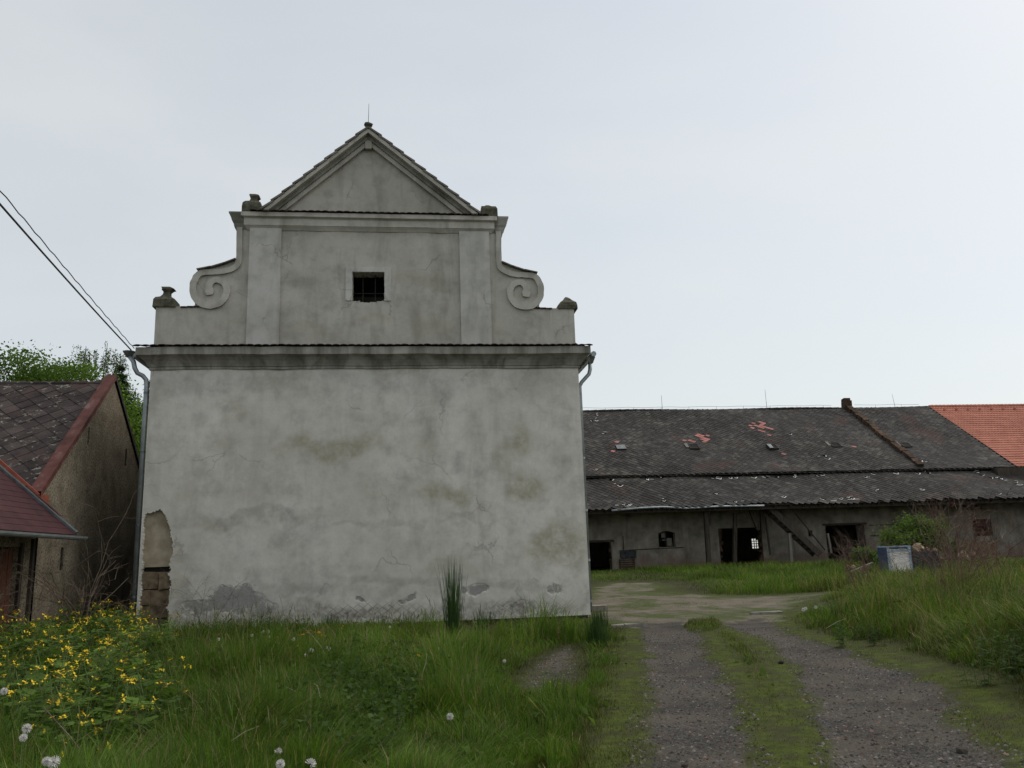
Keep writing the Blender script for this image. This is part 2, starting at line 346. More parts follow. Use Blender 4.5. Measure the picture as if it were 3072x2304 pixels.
def dtrack(x, y):
    d = np.minimum(np.minimum(pdist(x, y, RUT_L), pdist(x, y, RUT_R)), pdist(x, y, YARD))
    return np.where(pdist(x, y, ISLE) < 0, np.maximum(d, .62), d)
def gh(x, y):
    x = np.asarray(x, float); y = np.asarray(y, float)
    h = .30 * sstep(34, 57, y) + .10 * (fbm(x * .35, y * .35, 3, 3) - .5)
    right = sstep(0, 3.2, x - (3.9 + .32 * (y - 5.5))) * sstep(30, 22, y) * .22
    left = sstep(0, 4, 1.2 - x) * sstep(21, 19, y) * .10
    return h + right + left - .0 * x
def gz(x, y):
    z = gh(x, y); d = np.minimum(pdist(x, y, RUT_L), pdist(x, y, RUT_R)); return z - .035 * sstep(.15, -.25, d)
xs = np.unique(np.concatenate([np.array([-900, -400, -180, -90, -55, -38, -28]), np.arange(-22, -8, .5), np.arange(-8, 14, .11), np.arange(14, 40, .4), np.array([42, 46, 52, 60, 75, 100, 160, 300, 600, 1100])]))
ys = np.unique(np.concatenate([np.array([-300, -80, -30, -12, -5, 0, 2, 3.5]), np.arange(4.5, 14, .09), np.arange(14, 24, .16), np.arange(24, 62, .4), np.array([66, 72, 80, 95, 120, 160, 240, 400, 800, 1600])]))
GX, GY = np.meshgrid(xs, ys); gx, gy = GX.ravel(), GY.ravel()
gdz = gz(gx, gy); far = np.maximum(np.abs(gx - 8) - 60, gy - 90); gdz = np.where(far > 0, .3, gdz)
nx, ny = len(xs), len(ys)
idx = np.arange(nx * ny).reshape(ny, nx)
gf = np.stack([idx[:-1, :-1], idx[:-1, 1:], idx[1:, 1:], idx[1:, :-1]], -1).reshape(-1, 4)
def fattr(me, name, arr):
    a = me.attributes.new(name, 'FLOAT', 'POINT'); a.data.foreach_set('value', np.asarray(arr, np.float32))
wob = (fbm(gx * 1.6, gy * 1.6, 5, 4) - .5) * .55
dr = np.minimum(pdist(gx, gy, RUT_L), pdist(gx, gy, RUT_R)); dy_ = np.where(pdist(gx, gy, ISLE) < .05, .3, pdist(gx, gy, YARD)); dp = pdist(gx, gy, PATCH)
gravel = np.maximum(sstep(.26, -.28, dr + wob), .62 * sstep(.3, -.35, dp + wob)) * sstep(24, 19, gy); dirt = sstep(.5, -.5, dy_ + wob * 2.5)
near = np.minimum(dr, dy_)
moss = sstep(1.25, .05, near + wob) * (1 - gravel) * (1 - dirt)
t = NT('yard_ground')
soil = t.ramp(t.noise(1.7, 6, .65), [(.3, (.022, .020, .011)), (.6, (.045, .048, .017)), (.8, (.075, .062, .036))])
mossc = t.ramp(t.noise(5.5, 7, .7), [(.3, (.022, .028, .010)), (.5, (.052, .068, .011)), (.72, (.088, .110, .018))])
mossc = t.mix(t.rng(t.noise(2.3, 5, .6), .48, .62, 0, .8), mossc, (.046, .043, .022))
stn = t.n('ShaderNodeTexVoronoi'); stn.inputs['Scale'].default_value = 62; t.l(t.pos, stn.inputs['Vector'])
grv = t.mix(.75, t.ramp(t.noise(38, 5, .75), [(.32, (.014, .013, .012)), (.5, (.048, .044, .039)), (.72, (.14, .128, .112))]), t.rng(stn.outputs['Distance'], 0, .7, .2, .9), 'OVERLAY')
grv = t.mix(t.rng(t.noise(.7, 5, .6, (1, 1, 1), (2, 5, 0)), .40, .60, .65, 0), grv, t.mix(1.0, grv, (.42, .42, .43), 'MULTIPLY')); grv = t.mix(t.rng(t.noise(1.1, 5, .6), .44, .62, 0, .8), grv, t.ramp(t.noise(26, 6, .75), [(.3, (.045, .038, .03)), (.7, (.13, .112, .088))]))
drt = t.ramp(t.noise(.9, 8, .72), [(.3, (.085, .075, .055)), (.52, (.135, .117, .09)), (.75, (.19, .165, .13))])
drt = t.mix(t.rng(t.noise(.5, 7, .7, (1, .5, 1), (4, 9, 0)), .47, .56, 0, .9), drt, (.050, .068, .017))
c = t.mix(t.attr('moss'), soil, mossc); brk = t.math('ADD', t.math('MULTIPLY', t.math('SUBTRACT', t.noise(3.2, 6, .65), .5), 1.1), t.math('MULTIPLY', t.math('SUBTRACT', t.noise(24, 5, .7), .5), .9))
c = t.mix(t.rng(t.math('ADD', t.attr('dirt'), brk), .34, .66), c, drt); c = t.mix(t.rng(t.math('ADD', t.attr('gravel'), brk), .36, .62), c, grv)
t.bump(t.math('ADD', t.noise(45, 5, .7), t.math('MULTIPLY', stn.outputs['Distance'], .8)), .5, .012)
M['ground'] = t.done(c, .95, .1)
ground = put('ground', np.stack([gx, gy, gdz], 1), gf, M['ground'], smooth=True, kind='structure', label='overgrown farmyard ground with gravel wheel tracks and dirt')
for nme, ar in (('gravel', gravel), ('dirt', dirt), ('moss', moss)): fattr(ground.data, nme, ar)

# ---------------------------------------------------------------- granary with the baroque gable
Y0, UC = 21.09, -1.0
gran = empty('granary', (UC, Y0, 0), 'tall grey rendered granary with scrolled baroque gable and small barred window', 'building')
def U(u): return UC + u
def hole_niche(u, z):
    top = 2.95 - .04 * np.sin(u * 9) - np.where(u > -5.12, ((u + 5.12) / .34) ** 2 * .62, 0) - np.where(u < -5.40, ((-5.40 - u) / .1) ** 2 * .25, 0)
    edge = -4.78 + .02 * np.sin(z * 7) + .025 * (vnoise(z * 9, z * 0 + 3, 4) - .5) * 2
    ledge = -5.47 + .05 * (vnoise(z * 6, z * 0 + 9, 8) - .3)
    return (u < edge) & (u > ledge) & (z < top)
def skin(name, u0, u1, z0, z1, step, hole=None, attrs=None, depth=.2, mat=None, relief=None):
    """front skin of a rendered wall as a fine grid with openings and their reveals"""
    us = np.linspace(u0, u1, int(round((u1 - u0) / step)) + 1); zs = np.linspace(z0, z1, int(round((z1 - z0) / step)) + 1)
    A, B = np.meshgrid(us, zs); n, m = len(us), len(zs); ii = np.arange(n * m).reshape(m, n)
    cu = (us[:-1] + us[1:]) / 2; cz = (zs[:-1] + zs[1:]) / 2; CU, CZ = np.meshgrid(cu, cz)
    keep = np.ones(CU.shape, bool) if hole is None else ~hole(CU, CZ)
    q = np.stack([ii[:-1, :-1], ii[:-1, 1:], ii[1:, 1:], ii[1:, :-1]], -1)[keep]
    yy = np.full(A.size, Y0) + (relief(A.ravel(), B.ravel()) if relief is not None else 0)
    v = np.stack([A.ravel() + UC, yy, B.ravel()], 1)
    faces = [tuple(f) for f in q.tolist()]
    ec = {}
    for f in faces:
        for k in range(4):
            e = (f[k], f[(k + 1) % 4]); ke = (min(e), max(e)); ec[ke] = ec.get(ke, []) + [e]
    vv = v.tolist(); back = {}
    if hole is not None:                      # broken, not stepped, edges of the openings
        jr = np.random.default_rng(3)
        for w in {i for ke, l in ec.items() if len(l) == 1 for i in ke}:
            if u0 + .01 < vv[w][0] - UC < u1 - .01 and z0 + .01 < vv[w][2] < z1 - .01: vv[w][0] += jr.uniform(-.016, .016); vv[w][2] += jr.uniform(-.016, .016)
    for ke, l in ec.items():
        if len(l) == 1:
            a, b = l[0]
            for w in (a, b):
                if w not in back: back[w] = len(vv); vv.append([vv[w][0], Y0 + depth, vv[w][2]])
            faces.append((a, back[a], back[b], b))
    o = put(name, vv, faces, mat or M['wall'], gran)
    if attrs:
        V = np.array(vv)
        for k, fn in attrs.items(): fattr(o.data, k, fn(V[:, 0] - UC, V[:, 2]))
    return o
def blobs(lst, seed, wob=.35):
    """soft irregular stains: list of (u, z, ru, rz, strength)"""
    def fn(u, z):
        r = np.zeros_like(u); n1 = fbm(u * 1.7, z * 1.7, seed, 4) - .5; n2 = fbm(u * 1.7 + 9, z * 1.7 + 5, seed + 3, 4) - .5
        for cu, cz, ru, rz, s in lst:
            d = np.hypot((u + n1 * wob * 2 - cu) / ru, (z + n2 * wob * 2 - cz) / rz); r = np.maximum(r, s * sstep(1.15, .35, d))
        return r
    return fn
def fz(x, y): p = onY(x * K, y * K, Y0); return p[0] - UC, p[2]
def blist(l): return [(*fz(x, y), rx * K * .0088, ry * K * .0088, s) for x, y, rx, ry, s in l]
algae = blobs(blist([(720, 962, 150, 32, .95), (1128, 955, 44, 52, .9), (1128, 1052, 50, 44, 1.0), (1090, 1000, 26, 80, .5), (950, 1068, 75, 32, .95), (925, 960, 24, 120, .3), (1205, 1178, 82, 60, 1.0), (1245, 1150, 40, 40, .5),
                     (860, 800, 45, 16, .7), (505, 880, 40, 30, .4), (610, 815, 70, 22, .5), (1050, 818, 26, 26, .55), (400, 1060, 60, 60, .3), (480, 950, 50, 40, .3), (560, 1060, 120, 40, .25), (830, 1060, 60, 40, .3), (450, 1140, 80, 12, .45), (1010, 1100, 90, 16, .3), (380, 1240, 30, 70, .45), (760, 1240, 40, 60, .25), (980, 1230, 90, 16, .5)]), 11)
grime = blobs(blist([(560, 1120, 190, 14, .55), (820, 1130, 130, 12, .45), (1000, 1130, 90, 10, .4), (380, 830, 60, 26, .4), (940, 850, 60, 50, .35), (1160, 830, 60, 50, .3), (520, 905, 20, 20, .45), (480, 890, 12, 16, .45), (430, 985, 20, 14, .35), (900, 1255, 200, 14, .6), (600, 1280, 160, 20, .5), (1100, 1260, 120, 12, .5),
                     (1040, 940, 14, 90, .3), (930, 900, 12, 130, .35), (700, 1190, 16, 70, .22), (1225, 1040, 26, 160, .3), (330, 950, 16, 160, .35), (640, 860, 70, 24, .25), (760, 900, 50, 16, .25)]), 23)
bare = blobs(blist([(505, 1297, 72, 34, 1.0), (430, 1310, 46, 26, .8), (560, 1318, 48, 26, .75), (1038, 1268, 30, 17, 1.0), (1008, 1270, 12, 10, .8), (1205, 1270, 18, 20, .72), (1190, 1275, 10, 12, .8), (776, 1296, 14, 6, .9), (896, 1292, 14, 8, .9), (880, 1298, 10, 6, .85), (960, 1300, 30, 8, .55),
                    (1130, 1310, 60, 22, .58), (1080, 1318, 60, 20, .5), (740, 1340, 60, 14, .62), (540, 1345, 90, 12, .6), (1190, 1320, 60, 14, .5), (830, 1335, 60, 12, .55), (940, 1330, 60, 14, .5)]), 37, .22)
brown = blobs(blist([(790, 1318, 110, 22, .75), (700, 1320, 60, 20, .7), (650, 1310, 60, 20, .4), (1180, 1325, 120, 16, .5), (960, 1330, 90, 14, .45), (385, 1320, 22, 60, .5), (560, 1335, 260, 22, .55), (1000, 1325, 280, 24, .5), (440, 1345, 90, 14, .5), (1262, 1300, 12, 40, .35)]), 41)
lattice = blobs(blist([(790, 1316, 130, 16, .5), (880, 1318, 60, 14, .4), (1110, 1310, 70, 20, .35), (1190, 1300, 60, 14, .25)]), 43, .1)
def mrelief(u, z): return (fbm(u * .8, z * .8, 61, 4) - .5) * .022 + sstep(.42, .56, bare(u, z) + (fbm(u * 5, z * 5, 63, 4) - .5) * .9) * .010 + (vnoise(u * 6, z * 6, 66) - .5) * .003
skin('front_wall', -5.51, 5.51, .07, 6.53, .0254, hole_niche, dict(algae=algae, grime=grime, bare=bare, brown=brown, lattice=lattice), .22, relief=mrelief)
m = MB(); m.box(U(5.29), U(5.51), Y0 + .24, Y0 + 17.5, .0, 6.55); o = m.put('side_wall', M['wall'], gran)
m = MB(); m.box(U(-5.51), U(-5.29), Y0 + .24, Y0 + 17.5, .0, 6.55); o = m.put('side_wall', M['wall'], gran)
MB().box(U(-5.51), U(5.51), Y0 + 17.5, Y0 + 17.8, 0, 6.55).put('rear_wall', M['wall'], gran)
MB().box(U(-5.45), U(5.45), Y0 + .06, Y0 + .3, -.3, .09).put('foundation', M['found'], gran)
# blocked doorway at the left corner: lime panel, dark joint, rubble courses
MB().box(U(-5.5), U(-4.72), Y0 + .12, Y0 + .26, 1.62, 3.0).put('infill_panel', M['lime'], gran)
mb = MB().box(U(-5.5), U(-4.72), Y0 + .21, Y0 + .28, 0, 1.62); mb.put('infill_backing', M['dark'], gran)
def rough_block(x0, x1, y0, y1, z0, z1, j=.02, seed=0):
    r = np.random.default_rng(seed); mb = MB().box(x0, x1, y0, y1, z0, z1)
    mb.v = [tuple(np.array(p) + r.uniform(-j, j, 3)) for p in mb.v]; return mb
rows = [(.0, .40, [.0, .64, 1.0]), (.41, .72, [.0, 1.0]), (.73, 1.08, [0, .3, 1.0]), (1.09, 1.50, [.0, .58, 1.0])]
for ri, (za, zb, cuts) in enumerate(rows):
    for k in range(len(cuts) - 1):
        xa, xb = U(-5.47) + cuts[k] * .70, U(-5.47) + cuts[k + 1] * .70
        rough_block(xa + .008, xb - .008, Y0 + .1 + .03 * ((k + ri) % 2), Y0 + .215, za, zb, .022, ri * 7 + k).put('stone_block', M['stone'], gran, org=((xa + xb) / 2, Y0 + .15, za))

def sweep(name, prof, uh, mat, back=2.5, nseg=90, wob=.013, seed=1, uc=0.):
    """cornice: profile of (projection, z) run along the front and back along both sides, mitred"""
    rings = []
    for i, (p, z) in enumerate(prof):
        r = [(U(uc - uh - p), Y0 + back, z)]
        for k in range(nseg + 1):
            f = k / nseg; u = uc - (uh + p) + f * 2 * (uh + p); w = (vnoise(np.array([u * 2.2]), np.array([seed * 3.3 + i * .2]), seed)[0] - .5) * wob * 2
            r.append((U(u), Y0 - p + w * (0 if k in (0, nseg) else 1), z + w))
        r.append((U(uc + uh + p), Y0 + back, z)); rings.append(r)
    n = len(rings[0]); v = [q for r in rings for q in r]
    f = [(i * n + k, i * n + k + 1, (i + 1) * n + k + 1, (i + 1) * n + k) for i in range(len(rings) - 1) for k in range(n - 1)]
    return put(name, v, f, mat, gran)
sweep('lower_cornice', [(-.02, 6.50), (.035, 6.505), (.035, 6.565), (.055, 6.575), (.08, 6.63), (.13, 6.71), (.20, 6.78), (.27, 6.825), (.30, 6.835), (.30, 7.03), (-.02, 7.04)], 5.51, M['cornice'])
def tile_mesh(name, w, l, th, arch, mat, n=6):
    """shallow arched clay tile, length along +y from 0, width along x"""
    v = []; f = []
    for y in (0, l):
        for top in (0, 1):
            for k in range(n + 1):
                a = k / n * 2 - 1; v.append((a * w / 2, y, (1 - a * a) * arch + top * th))
    q = n + 1
    for k in range(n):
        f += [(q + k, q + k + 1, 3 * q + k + 1, 3 * q + k), (k, 2 * q + k, 2 * q + k + 1, k + 1), (k, k + 1, q + k + 1, q + k)]
    f += [(0, q, 3 * q, 2 * q), (q - 1, 3 * q - 1, 4 * q - 1, 2 * q - 1)]
    return mesh(name, v, f, mat)
def proto(me): return type('P', (), {'data': me})
tp = proto(tile_mesh('tile', .205, .42, .022, .022, M['tile']))
nt = 60
for k in range(nt):
    u = -5.86 + (k + .5) * 11.72 / nt
    clone(tp, 'tile', (U(u), Y0 - .345 + random.uniform(-.012, .012), 7.045 + random.uniform(-.006, .008)), gran, (math.radians(12 + random.uniform(-2, 2)), random.uniform(-.03, .03), random.uniform(-.03, .03)))
for sx in (-1, 1):
    for k in range(6):
        clone(tp, 'tile', (U(sx * 5.88), Y0 + .18 + k * .2, 7.05), gran, (math.radians(14), 0, math.radians(90 * sx)))
# attic storey
def winhole(u, z):
    u = u + .08; return (np.abs(u) < .42 - .012 * (vnoise(z * 8, z * 0, 5) - .5)) & (z > 8.35 - .05 * np.exp(-(u / .2) ** 2)) & (z < 9.16)
def grime2(u, z):
    return np.clip(sstep(.85, .0, z - 7.15) * .35 + sstep(9.9, 10.4, z) * .5 + .35 * sstep(.3, .0, np.abs(z - 8.9)) * sstep(0, .6, np.abs(u) - .75) + .6 * sstep(.5, 0, np.abs(u - 1.05)) * sstep(1.0, 0, np.abs(z - 8.6)) * .7, 0, 1) * (.45 + 1.1 * fbm(u * 1.5, z * .9, 77, 4))
zero = lambda u, z: u * 0
M['atticwall'] = plaster('attic_wall_render', (.475, .455, .405), True, .5, thr=.5)
skin('attic_wall', -3.26, 3.26, 6.95, 10.45, .04, winhole, dict(algae=blobs([(1.2, 8.9, 1.0, .25, .5), (-1.5, 7.5, .9, .3, .3), (1.6, 7.6, .8, .25, .4), (0, 7.9, .5, .3, .4)], 81), grime=grime2, bare=zero, brown=zero, lattice=zero), .42, M['atticwall'], lambda u, z: (fbm(u * .9, z * .9, 71, 4) - .5) * .014)
for sx in (-1, 1):
    a, b = sorted((U(sx * 2.37), U(sx * 3.19))); MB().box(a, b, Y0 - .055, Y0 + .1, 6.98, 10.36).put('pilaster', M['pilaster'], gran)
ws = empty('window', (UC, Y0, 8.35)); ws.parent = gran; ws.location = (0, 0, 8.35)
m = MB().box(U(-.68), U(-.505), Y0 - .03, Y0 + .06, 8.36, 9.165).box(U(.345), U(.52), Y0 - .03, Y0 + .06, 8.36, 9.165).box(U(-.68), U(.52), Y0 - .03, Y0 + .06, 9.166, 9.30)
m.put('window_surround', M['pilaster'], ws)
for u in (-.24, .09): MB().tube([(U(u), Y0 + .27, 8.2), (U(u), Y0 + .27, 9.25)], .014, 6).put('bar', M['iron'], ws)
MB().tube([(U(-.58), Y0 + .29, 8.66), (U(.42), Y0 + .29, 8.66)], .012, 6).put('bar', M['iron'], ws)
rough_block(U(-.5), U(.34), Y0 + .5, Y0 + .9, 8.0, 8.62, .03, 5).put('debris', M['dark'], ws)
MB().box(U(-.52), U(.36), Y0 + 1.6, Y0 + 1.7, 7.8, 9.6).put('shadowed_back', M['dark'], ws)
# scrolled wings
def sc(x, y):                                   # survey of the left scroll on the wall plane
    p = onY(x, y, Y0); return (p[0] - UC, p[2])
wing = [(-3.26, 6.95), (-5.47, 6.95), (-5.475, 8.16), sc(584, 918)] + [sc(*p) for p in ((585, 908), (578, 898), (572, 884), (569.5, 868), (571, 850), (577, 834), (588, 820), (597, 812), (612, 808), (634, 805), (655, 800), (675, 794), (692, 787), (709, 779))] + [sc(711, 695), (-3.52, 10.40), (-3.26, 10.40)]
cl = [((719.5, 684), 8.5), ((718.5, 740), 8.5), ((717, 782), 8.5), ((711, 797), 8.5), ((697, 807), 8.5), ((678, 813.5), 8.5), ((654, 817), 8.5), ((628, 818), 8.5), ((606, 820), 9), ((592, 830), 9.5), ((583, 846), 9.5), ((579.5, 864), 9.5), ((581.5, 884), 9.5), ((591, 901), 9.5), ((608, 913.5), 9.5), ((629, 918), 9.5), ((652, 914), 9.5), ((670, 902), 9.5), ((680, 884), 9.5), ((681, 866), 9.5), ((674, 851), 9.5), ((660, 842.5), 9), ((645, 841.5), 9), ((633, 849), 9.5), ((627, 862), 11), ((627.5, 875), 13.5), ((629, 886), 9)]
pts = [(np.array(sc(*p)), w * .0087) for p, w in cl]
def dense(pts, k=5):
    P = np.array([p for p, _ in pts]); Wd = np.array([w for _, w in pts]); out = []
    for i in range(len(P) - 1):
        p0, p1, p2, p3 = P[max(i - 1, 0)], P[i], P[i + 1], P[min(i + 2, len(P) - 1)]
        for j in range(k):
            t_ = j / k; out.append((.5 * ((2 * p1) + (-p0 + p2) * t_ + (2 * p0 - 5 * p1 + 4 * p2 - p3) * t_ ** 2 + (-p0 + 3 * p1 - 3 * p2 + p3) * t_ ** 3), Wd[i] * (1 - t_) + Wd[i + 1] * t_))
    out.append((P[-1], Wd[-1])); return out
dp_ = dense(pts)
for sx in (1, -1):
    poly = [(U(sx * u), z) for u, z in wing]
    if sx < 0: poly = poly[::-1]
    m = MB().prism(poly, Y0 + .004, Y0 + .46); m.put('gable_wing', M['attic'], gran)
    L = []; R_ = []
    for i, (p, w) in enumerate(dp_):
        d = dp_[min(i + 1, len(dp_) - 1)][0] - dp_[max(i - 1, 0)][0]; d = d / np.linalg.norm(d); nrm = np.array([-d[1], d[0]]); jw = w * (.93 + .16 * vnoise(np.array([i * .37]), np.array([sx * 2.0]), 12)[0]); L.append(p + nrm * jw); R_.append(p - nrm * (2 * w - jw) * (.95 + .1 * vnoise(np.array([i * .5]), np.array([sx * 5.0]), 14)[0]))
    v = []
    for a, b in zip(L, R_): v += [(U(sx * a[0]), Y0 - .055, a[1]), (U(sx * b[0]), Y0 - .055, b[1]), (U(sx * a[0]), Y0 + .03, a[1]), (U(sx * b[0]), Y0 + .03, b[1])]
    f = []
    for i in range(len(L) - 1):
        o_ = i * 4; f += [(o_, o_ + 1, o_ + 5, o_ + 4), (o_, o_ + 4, o_ + 6, o_ + 2), (o_ + 1, o_ + 3, o_ + 7, o_ + 5)]
    e = (len(L) - 1) * 4; f += [(0, 2, 3, 1), (e, e + 1, e + 3, e + 2)]
    put('scroll_band', v, f, M['band'], gran)
    # flat tiles covering the top of the scroll, and the low parapet
    for (xa, ya), (xb, yb) in (((592, 812), (634, 804)), ((630, 806), (675, 793)), ((670, 795), (709, 780))):
        a = np.array(sc(xa, ya)); b = np.array(sc(xb, yb)); d = b - a
        m = MB().beam((U(sx * a[0]), Y0 + .2, a[1] + .015), (U(sx * b[0]), Y0 + .2, b[1] + .015), .62, .028); m.put('coping_tile', M['raketile'], gran)
    for k in range(3): MB().box(*sorted((U(sx * (-4.86 + k * .16)), U(sx * (-4.71 + k * .16)))), Y0 - .03, Y0 + .5, 8.15 + .005 * k, 8.185 + .008 * k).put('coping_tile', M['tile'], gran)
# upper cornice
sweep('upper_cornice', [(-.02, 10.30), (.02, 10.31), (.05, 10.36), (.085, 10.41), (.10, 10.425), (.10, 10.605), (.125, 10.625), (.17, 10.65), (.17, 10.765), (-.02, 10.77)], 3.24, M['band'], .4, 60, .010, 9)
for sx in (-1, 1):
    rings = []
    for p, z in ((-.03, 10.27), (.0, 10.30), (.05, 10.37), (.07, 10.44), (.07, 10.50), (.12, 10.56), (.14, 10.63), (.17, 10.70), (.20, 10.76), (.20, 10.80)):
        a, b = sorted((U(sx * 3.2), U(sx * (3.54 + p)))); ya = Y0 + .01 - p * .5; rings.append([(a, ya, z), (b, ya, z), (b, Y0 + .5, z), (a, Y0 + .5, z)])
    MB().loft(rings).put('cornice_return', M['cornice'], gran)
tp2 = proto(tile_mesh('tile', .19, .36, .02, .02, M['tile']))
for k in range(34):
    u = -3.18 + (k + .5) * 6.36 / 34; clone(tp2, 'tile', (U(u), Y0 - .21 + random.uniform(-.01, .01), 10.775 + random.uniform(-.004, .006)), gran, (math.radians(8), random.uniform(-.03, .03), random.uniform(-.03, .03)))
# pediment
UA, ZA, ZF = -.09, 13.27, 10.80
FL, FR = -2.84, 2.90
MB().prism([(U(FL + .2), 10.76), (U(FR - .2), 10.76), (U(UA), 13.12)], Y0 + .03, Y0 + .4).put('tympanum', M['attic'], gran)
def rake(name, off0, off1, y0, y1, mat):
    for s, F_ in ((-1, FL), (1, FR)):
        k = (ZA - ZF) / abs(F_ - UA)
        def pt(z, off):                        # point on the line lowered by off, at height z
            return (U(UA + s * (ZA - off - z) / k), z)
        poly = [(U(UA), ZA - off0), pt(10.785, off0), pt(10.785, off1), (U(UA), ZA - off1)]
        if s > 0: poly = poly[::-1]
        MB().prism(poly, y0, y1).put(name, mat, gran)
rake('raking_fascia', .03, .155, Y0 - .28, Y0 + .42, M['band'])
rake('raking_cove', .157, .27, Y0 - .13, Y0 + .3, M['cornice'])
rake('raking_moulding', .272, .42, Y0 - .07, Y0 + .2, M['band'])
MB().box(U(UA - .09), U(UA + .09), Y0 - .11, Y0 + .1, 12.72, 12.98).put('apex_block', M['band'], gran)
for s, F_ in ((-1, FL), (1, FR)):
    k = (ZA - ZF) / abs(F_ - UA); a = math.atan(k); ln = abs(F_ - UA) / math.cos(a); n = 10
    for i in range(n):
        t0, t1 = i / n, (i + 1.22) / n
        q0 = np.array([U(UA + s * abs(F_ - UA) * min(t1, 1.015)), ZA - (ZA - ZF) * min(t1, 1.015)]); q1 = np.array([U(UA + s * abs(F_ - UA) * t0), ZA - (ZA - ZF) * t0])
        MB().beam((q0[0], Y0 + .05, q0[1] + .045), (q1[0], Y0 + .05, q1[1] - .012), .72, .05).put('verge_tile', M['raketile'], gran)
def sq(cx, cy, hx, hy, z, jx=0, jy=0): return [(cx - hx + jx, cy - hy, z), (cx + hx + jx, cy - hy + jy, z), (cx + hx + jx, cy + hy, z), (cx - hx + jx, cy + hy - jy, z)]
def octo(cx, cy, r, z, seed=0, j=.0):
    rr = np.random.default_rng(seed); return [(cx + r * math.cos(k * math.pi / 4) * (1 + rr.uniform(-j, j)), cy + r * math.sin(k * math.pi / 4) * (1 + rr.uniform(-j, j)), z + rr.uniform(-j, j) * .12) for k in range(8)]
MB().loft([octo(U(UA), Y0 - .1, r, z, i, .12) for i, (r, z) in enumerate(((.10, 13.24), (.075, 13.32), (.08, 13.36), (.125, 13.41), (.12, 13.45), (.06, 13.475)))]).put('apex_finial', M['mosscap'], gran)
MB().tube([(U(UA - .02), Y0 + .1, 13.3), (U(UA), Y0 + .1, 14.2)], [.009, .005], 5).put('lightning_rod', M['iron'], gran)
cy = Y0 + .22
MB().loft([sq(-6.27, cy, .285, .26, 8.165), sq(-6.27, cy, .28, .26, 8.20), sq(-6.28, cy, .265, .24, 8.38), sq(-6.31, cy, .20, .19, 8.45), sq(-6.30, cy, .115, .11, 8.49), sq(-6.275, cy, .085, .085, 8.56), sq(-6.27, cy, .08, .08, 8.62), sq(-6.265, cy, .13, .11, 8.68), sq(-6.25, cy, .15, .12, 8.70, .02), sq(-6.30, cy, .11, .1, 8.76, .0)]).put('finial_stump', M['mosscap'], gran)
MB().loft([sq(-4.16, cy - .1, .25, .22, 10.78), sq(-4.16, cy - .1, .25, .22, 10.96), sq(-4.16, cy - .1, .235, .2, 11.07), sq(-4.16, cy - .1, .18, .16, 11.13), sq(-4.15, cy - .1, .09, .09, 11.17), sq(-4.13, cy - .1, .085, .085, 11.23), sq(-4.12, cy - .1, .13, .11, 11.30, .01), sq(-4.13, cy - .1, .125, .1, 11.34), sq(-4.17, cy - .1, .07, .06, 11.38)]).put('finial_stump', M['mosscap'], gran)
MB().loft([sq(2.21, cy - .1, .235, .22, 10.78), sq(2.21, cy - .1, .23, .22, 11.02), sq(2.20, cy - .1, .2, .19, 11.10), sq(2.19, cy - .1, .10, .10, 11.14), sq(2.18, cy - .1, .04, .05, 11.19)]).put('finial_stump', M['mosscap'], gran)
MB().loft([sq(4.30, cy, .275, .25, 8.16), sq(4.30, cy, .27, .25, 8.26), sq(4.33, cy, .22, .22, 8.36), sq(4.33, cy, .14, .14, 8.43), sq(4.32, cy, .07, .07, 8.52), sq(4.31, cy, .025, .03, 8.56)]).put('finial_stump', M['mosscap'], gran)
# main roof behind the gable
MB().prism([(U(-5.95), 7.02), (U(5.95), 7.02), (U(0), 11.45)], Y0 + 18, Y0 + 18.2).put('rear_gable', M['attic'], gran)
for s in (-1, 1): MB().beam((U(s * 5.95), Y0 + 9.3, 7.0), (U(0), Y0 + 9.3, 11.42), 17.6, .03).put('roof_deck', M['dark'], gran)
MB().box(U(-5.2), U(5.2), Y0 + .5, Y0 + 17.4, 6.9, 6.98).put('loft_floor', M['dark'], gran)
for k in range(22):
    for s in (-1, 1):
        a, b = k / 22, (k + 1.15) / 22; MB().beam((U(s * 5.95 * (1 - a)), Y0 + 9.35, 7.05 + 4.43 * a), (U(s * 5.95 * (1 - min(b, 1))), Y0 + 9.35, 7.035 + 4.43 * min(b, 1)), 17.7, .03, (0, 0, 1)).put('tile_course', M['tile'], gran)
# gutters and downpipes
for s in (-1, 1): MB().tube([(U(s * 6.02), Y0 + .25, 6.96), (U(s * 6.02), Y0 + 17, 6.98)], .075, 8).put('gutter', M['zinc'], gran)
m = MB().loft([[(x, y, z) for x, y, z in octo(-7.05, Y0 - .02, r, zz)] for r, zz in ((.16, 6.98), (.15, 6.97), (.06, 6.83))]); m.tube([(-7.03, Y0 - .02, 6.85), (-6.93, Y0 - .02, 6.72), (-6.89, Y0 - .02, 6.55), (-6.82, Y0 - .01, 6.42), (-6.70, Y0 + .02, 6.36), (-6.62, Y0 + .05, 6.26), (-6.605, Y0 + .06, 6.1), (-6.60, Y0 + .06, .15)], .058, 10)
m.put('downpipe', M['zinc'], gran, smooth=True)
for z in (.9, 2.6, 4.4, 5.9): MB().tube([(-6.6, Y0 + .06, z), (-6.6, Y0 + .06, z + .05)], .068, 10).put('pipe_clip', M['darkzinc'], gran)
m = MB().loft([octo(4.99, Y0 + .55, r, zz) for r, zz in ((.14, 6.93), (.13, 6.92), (.06, 6.76))]); m.tube([(4.97, Y0 + .55, 6.8), (4.96, Y0 + .55, 6.58), (4.92, Y0 + .55, 6.45), (4.70, Y0 + .55, 6.22), (4.64, Y0 + .55, 6.1), (4.62, Y0 + .55, .1)], .055, 10)
m.put('downpipe', M['zinc'], gran, smooth=True)
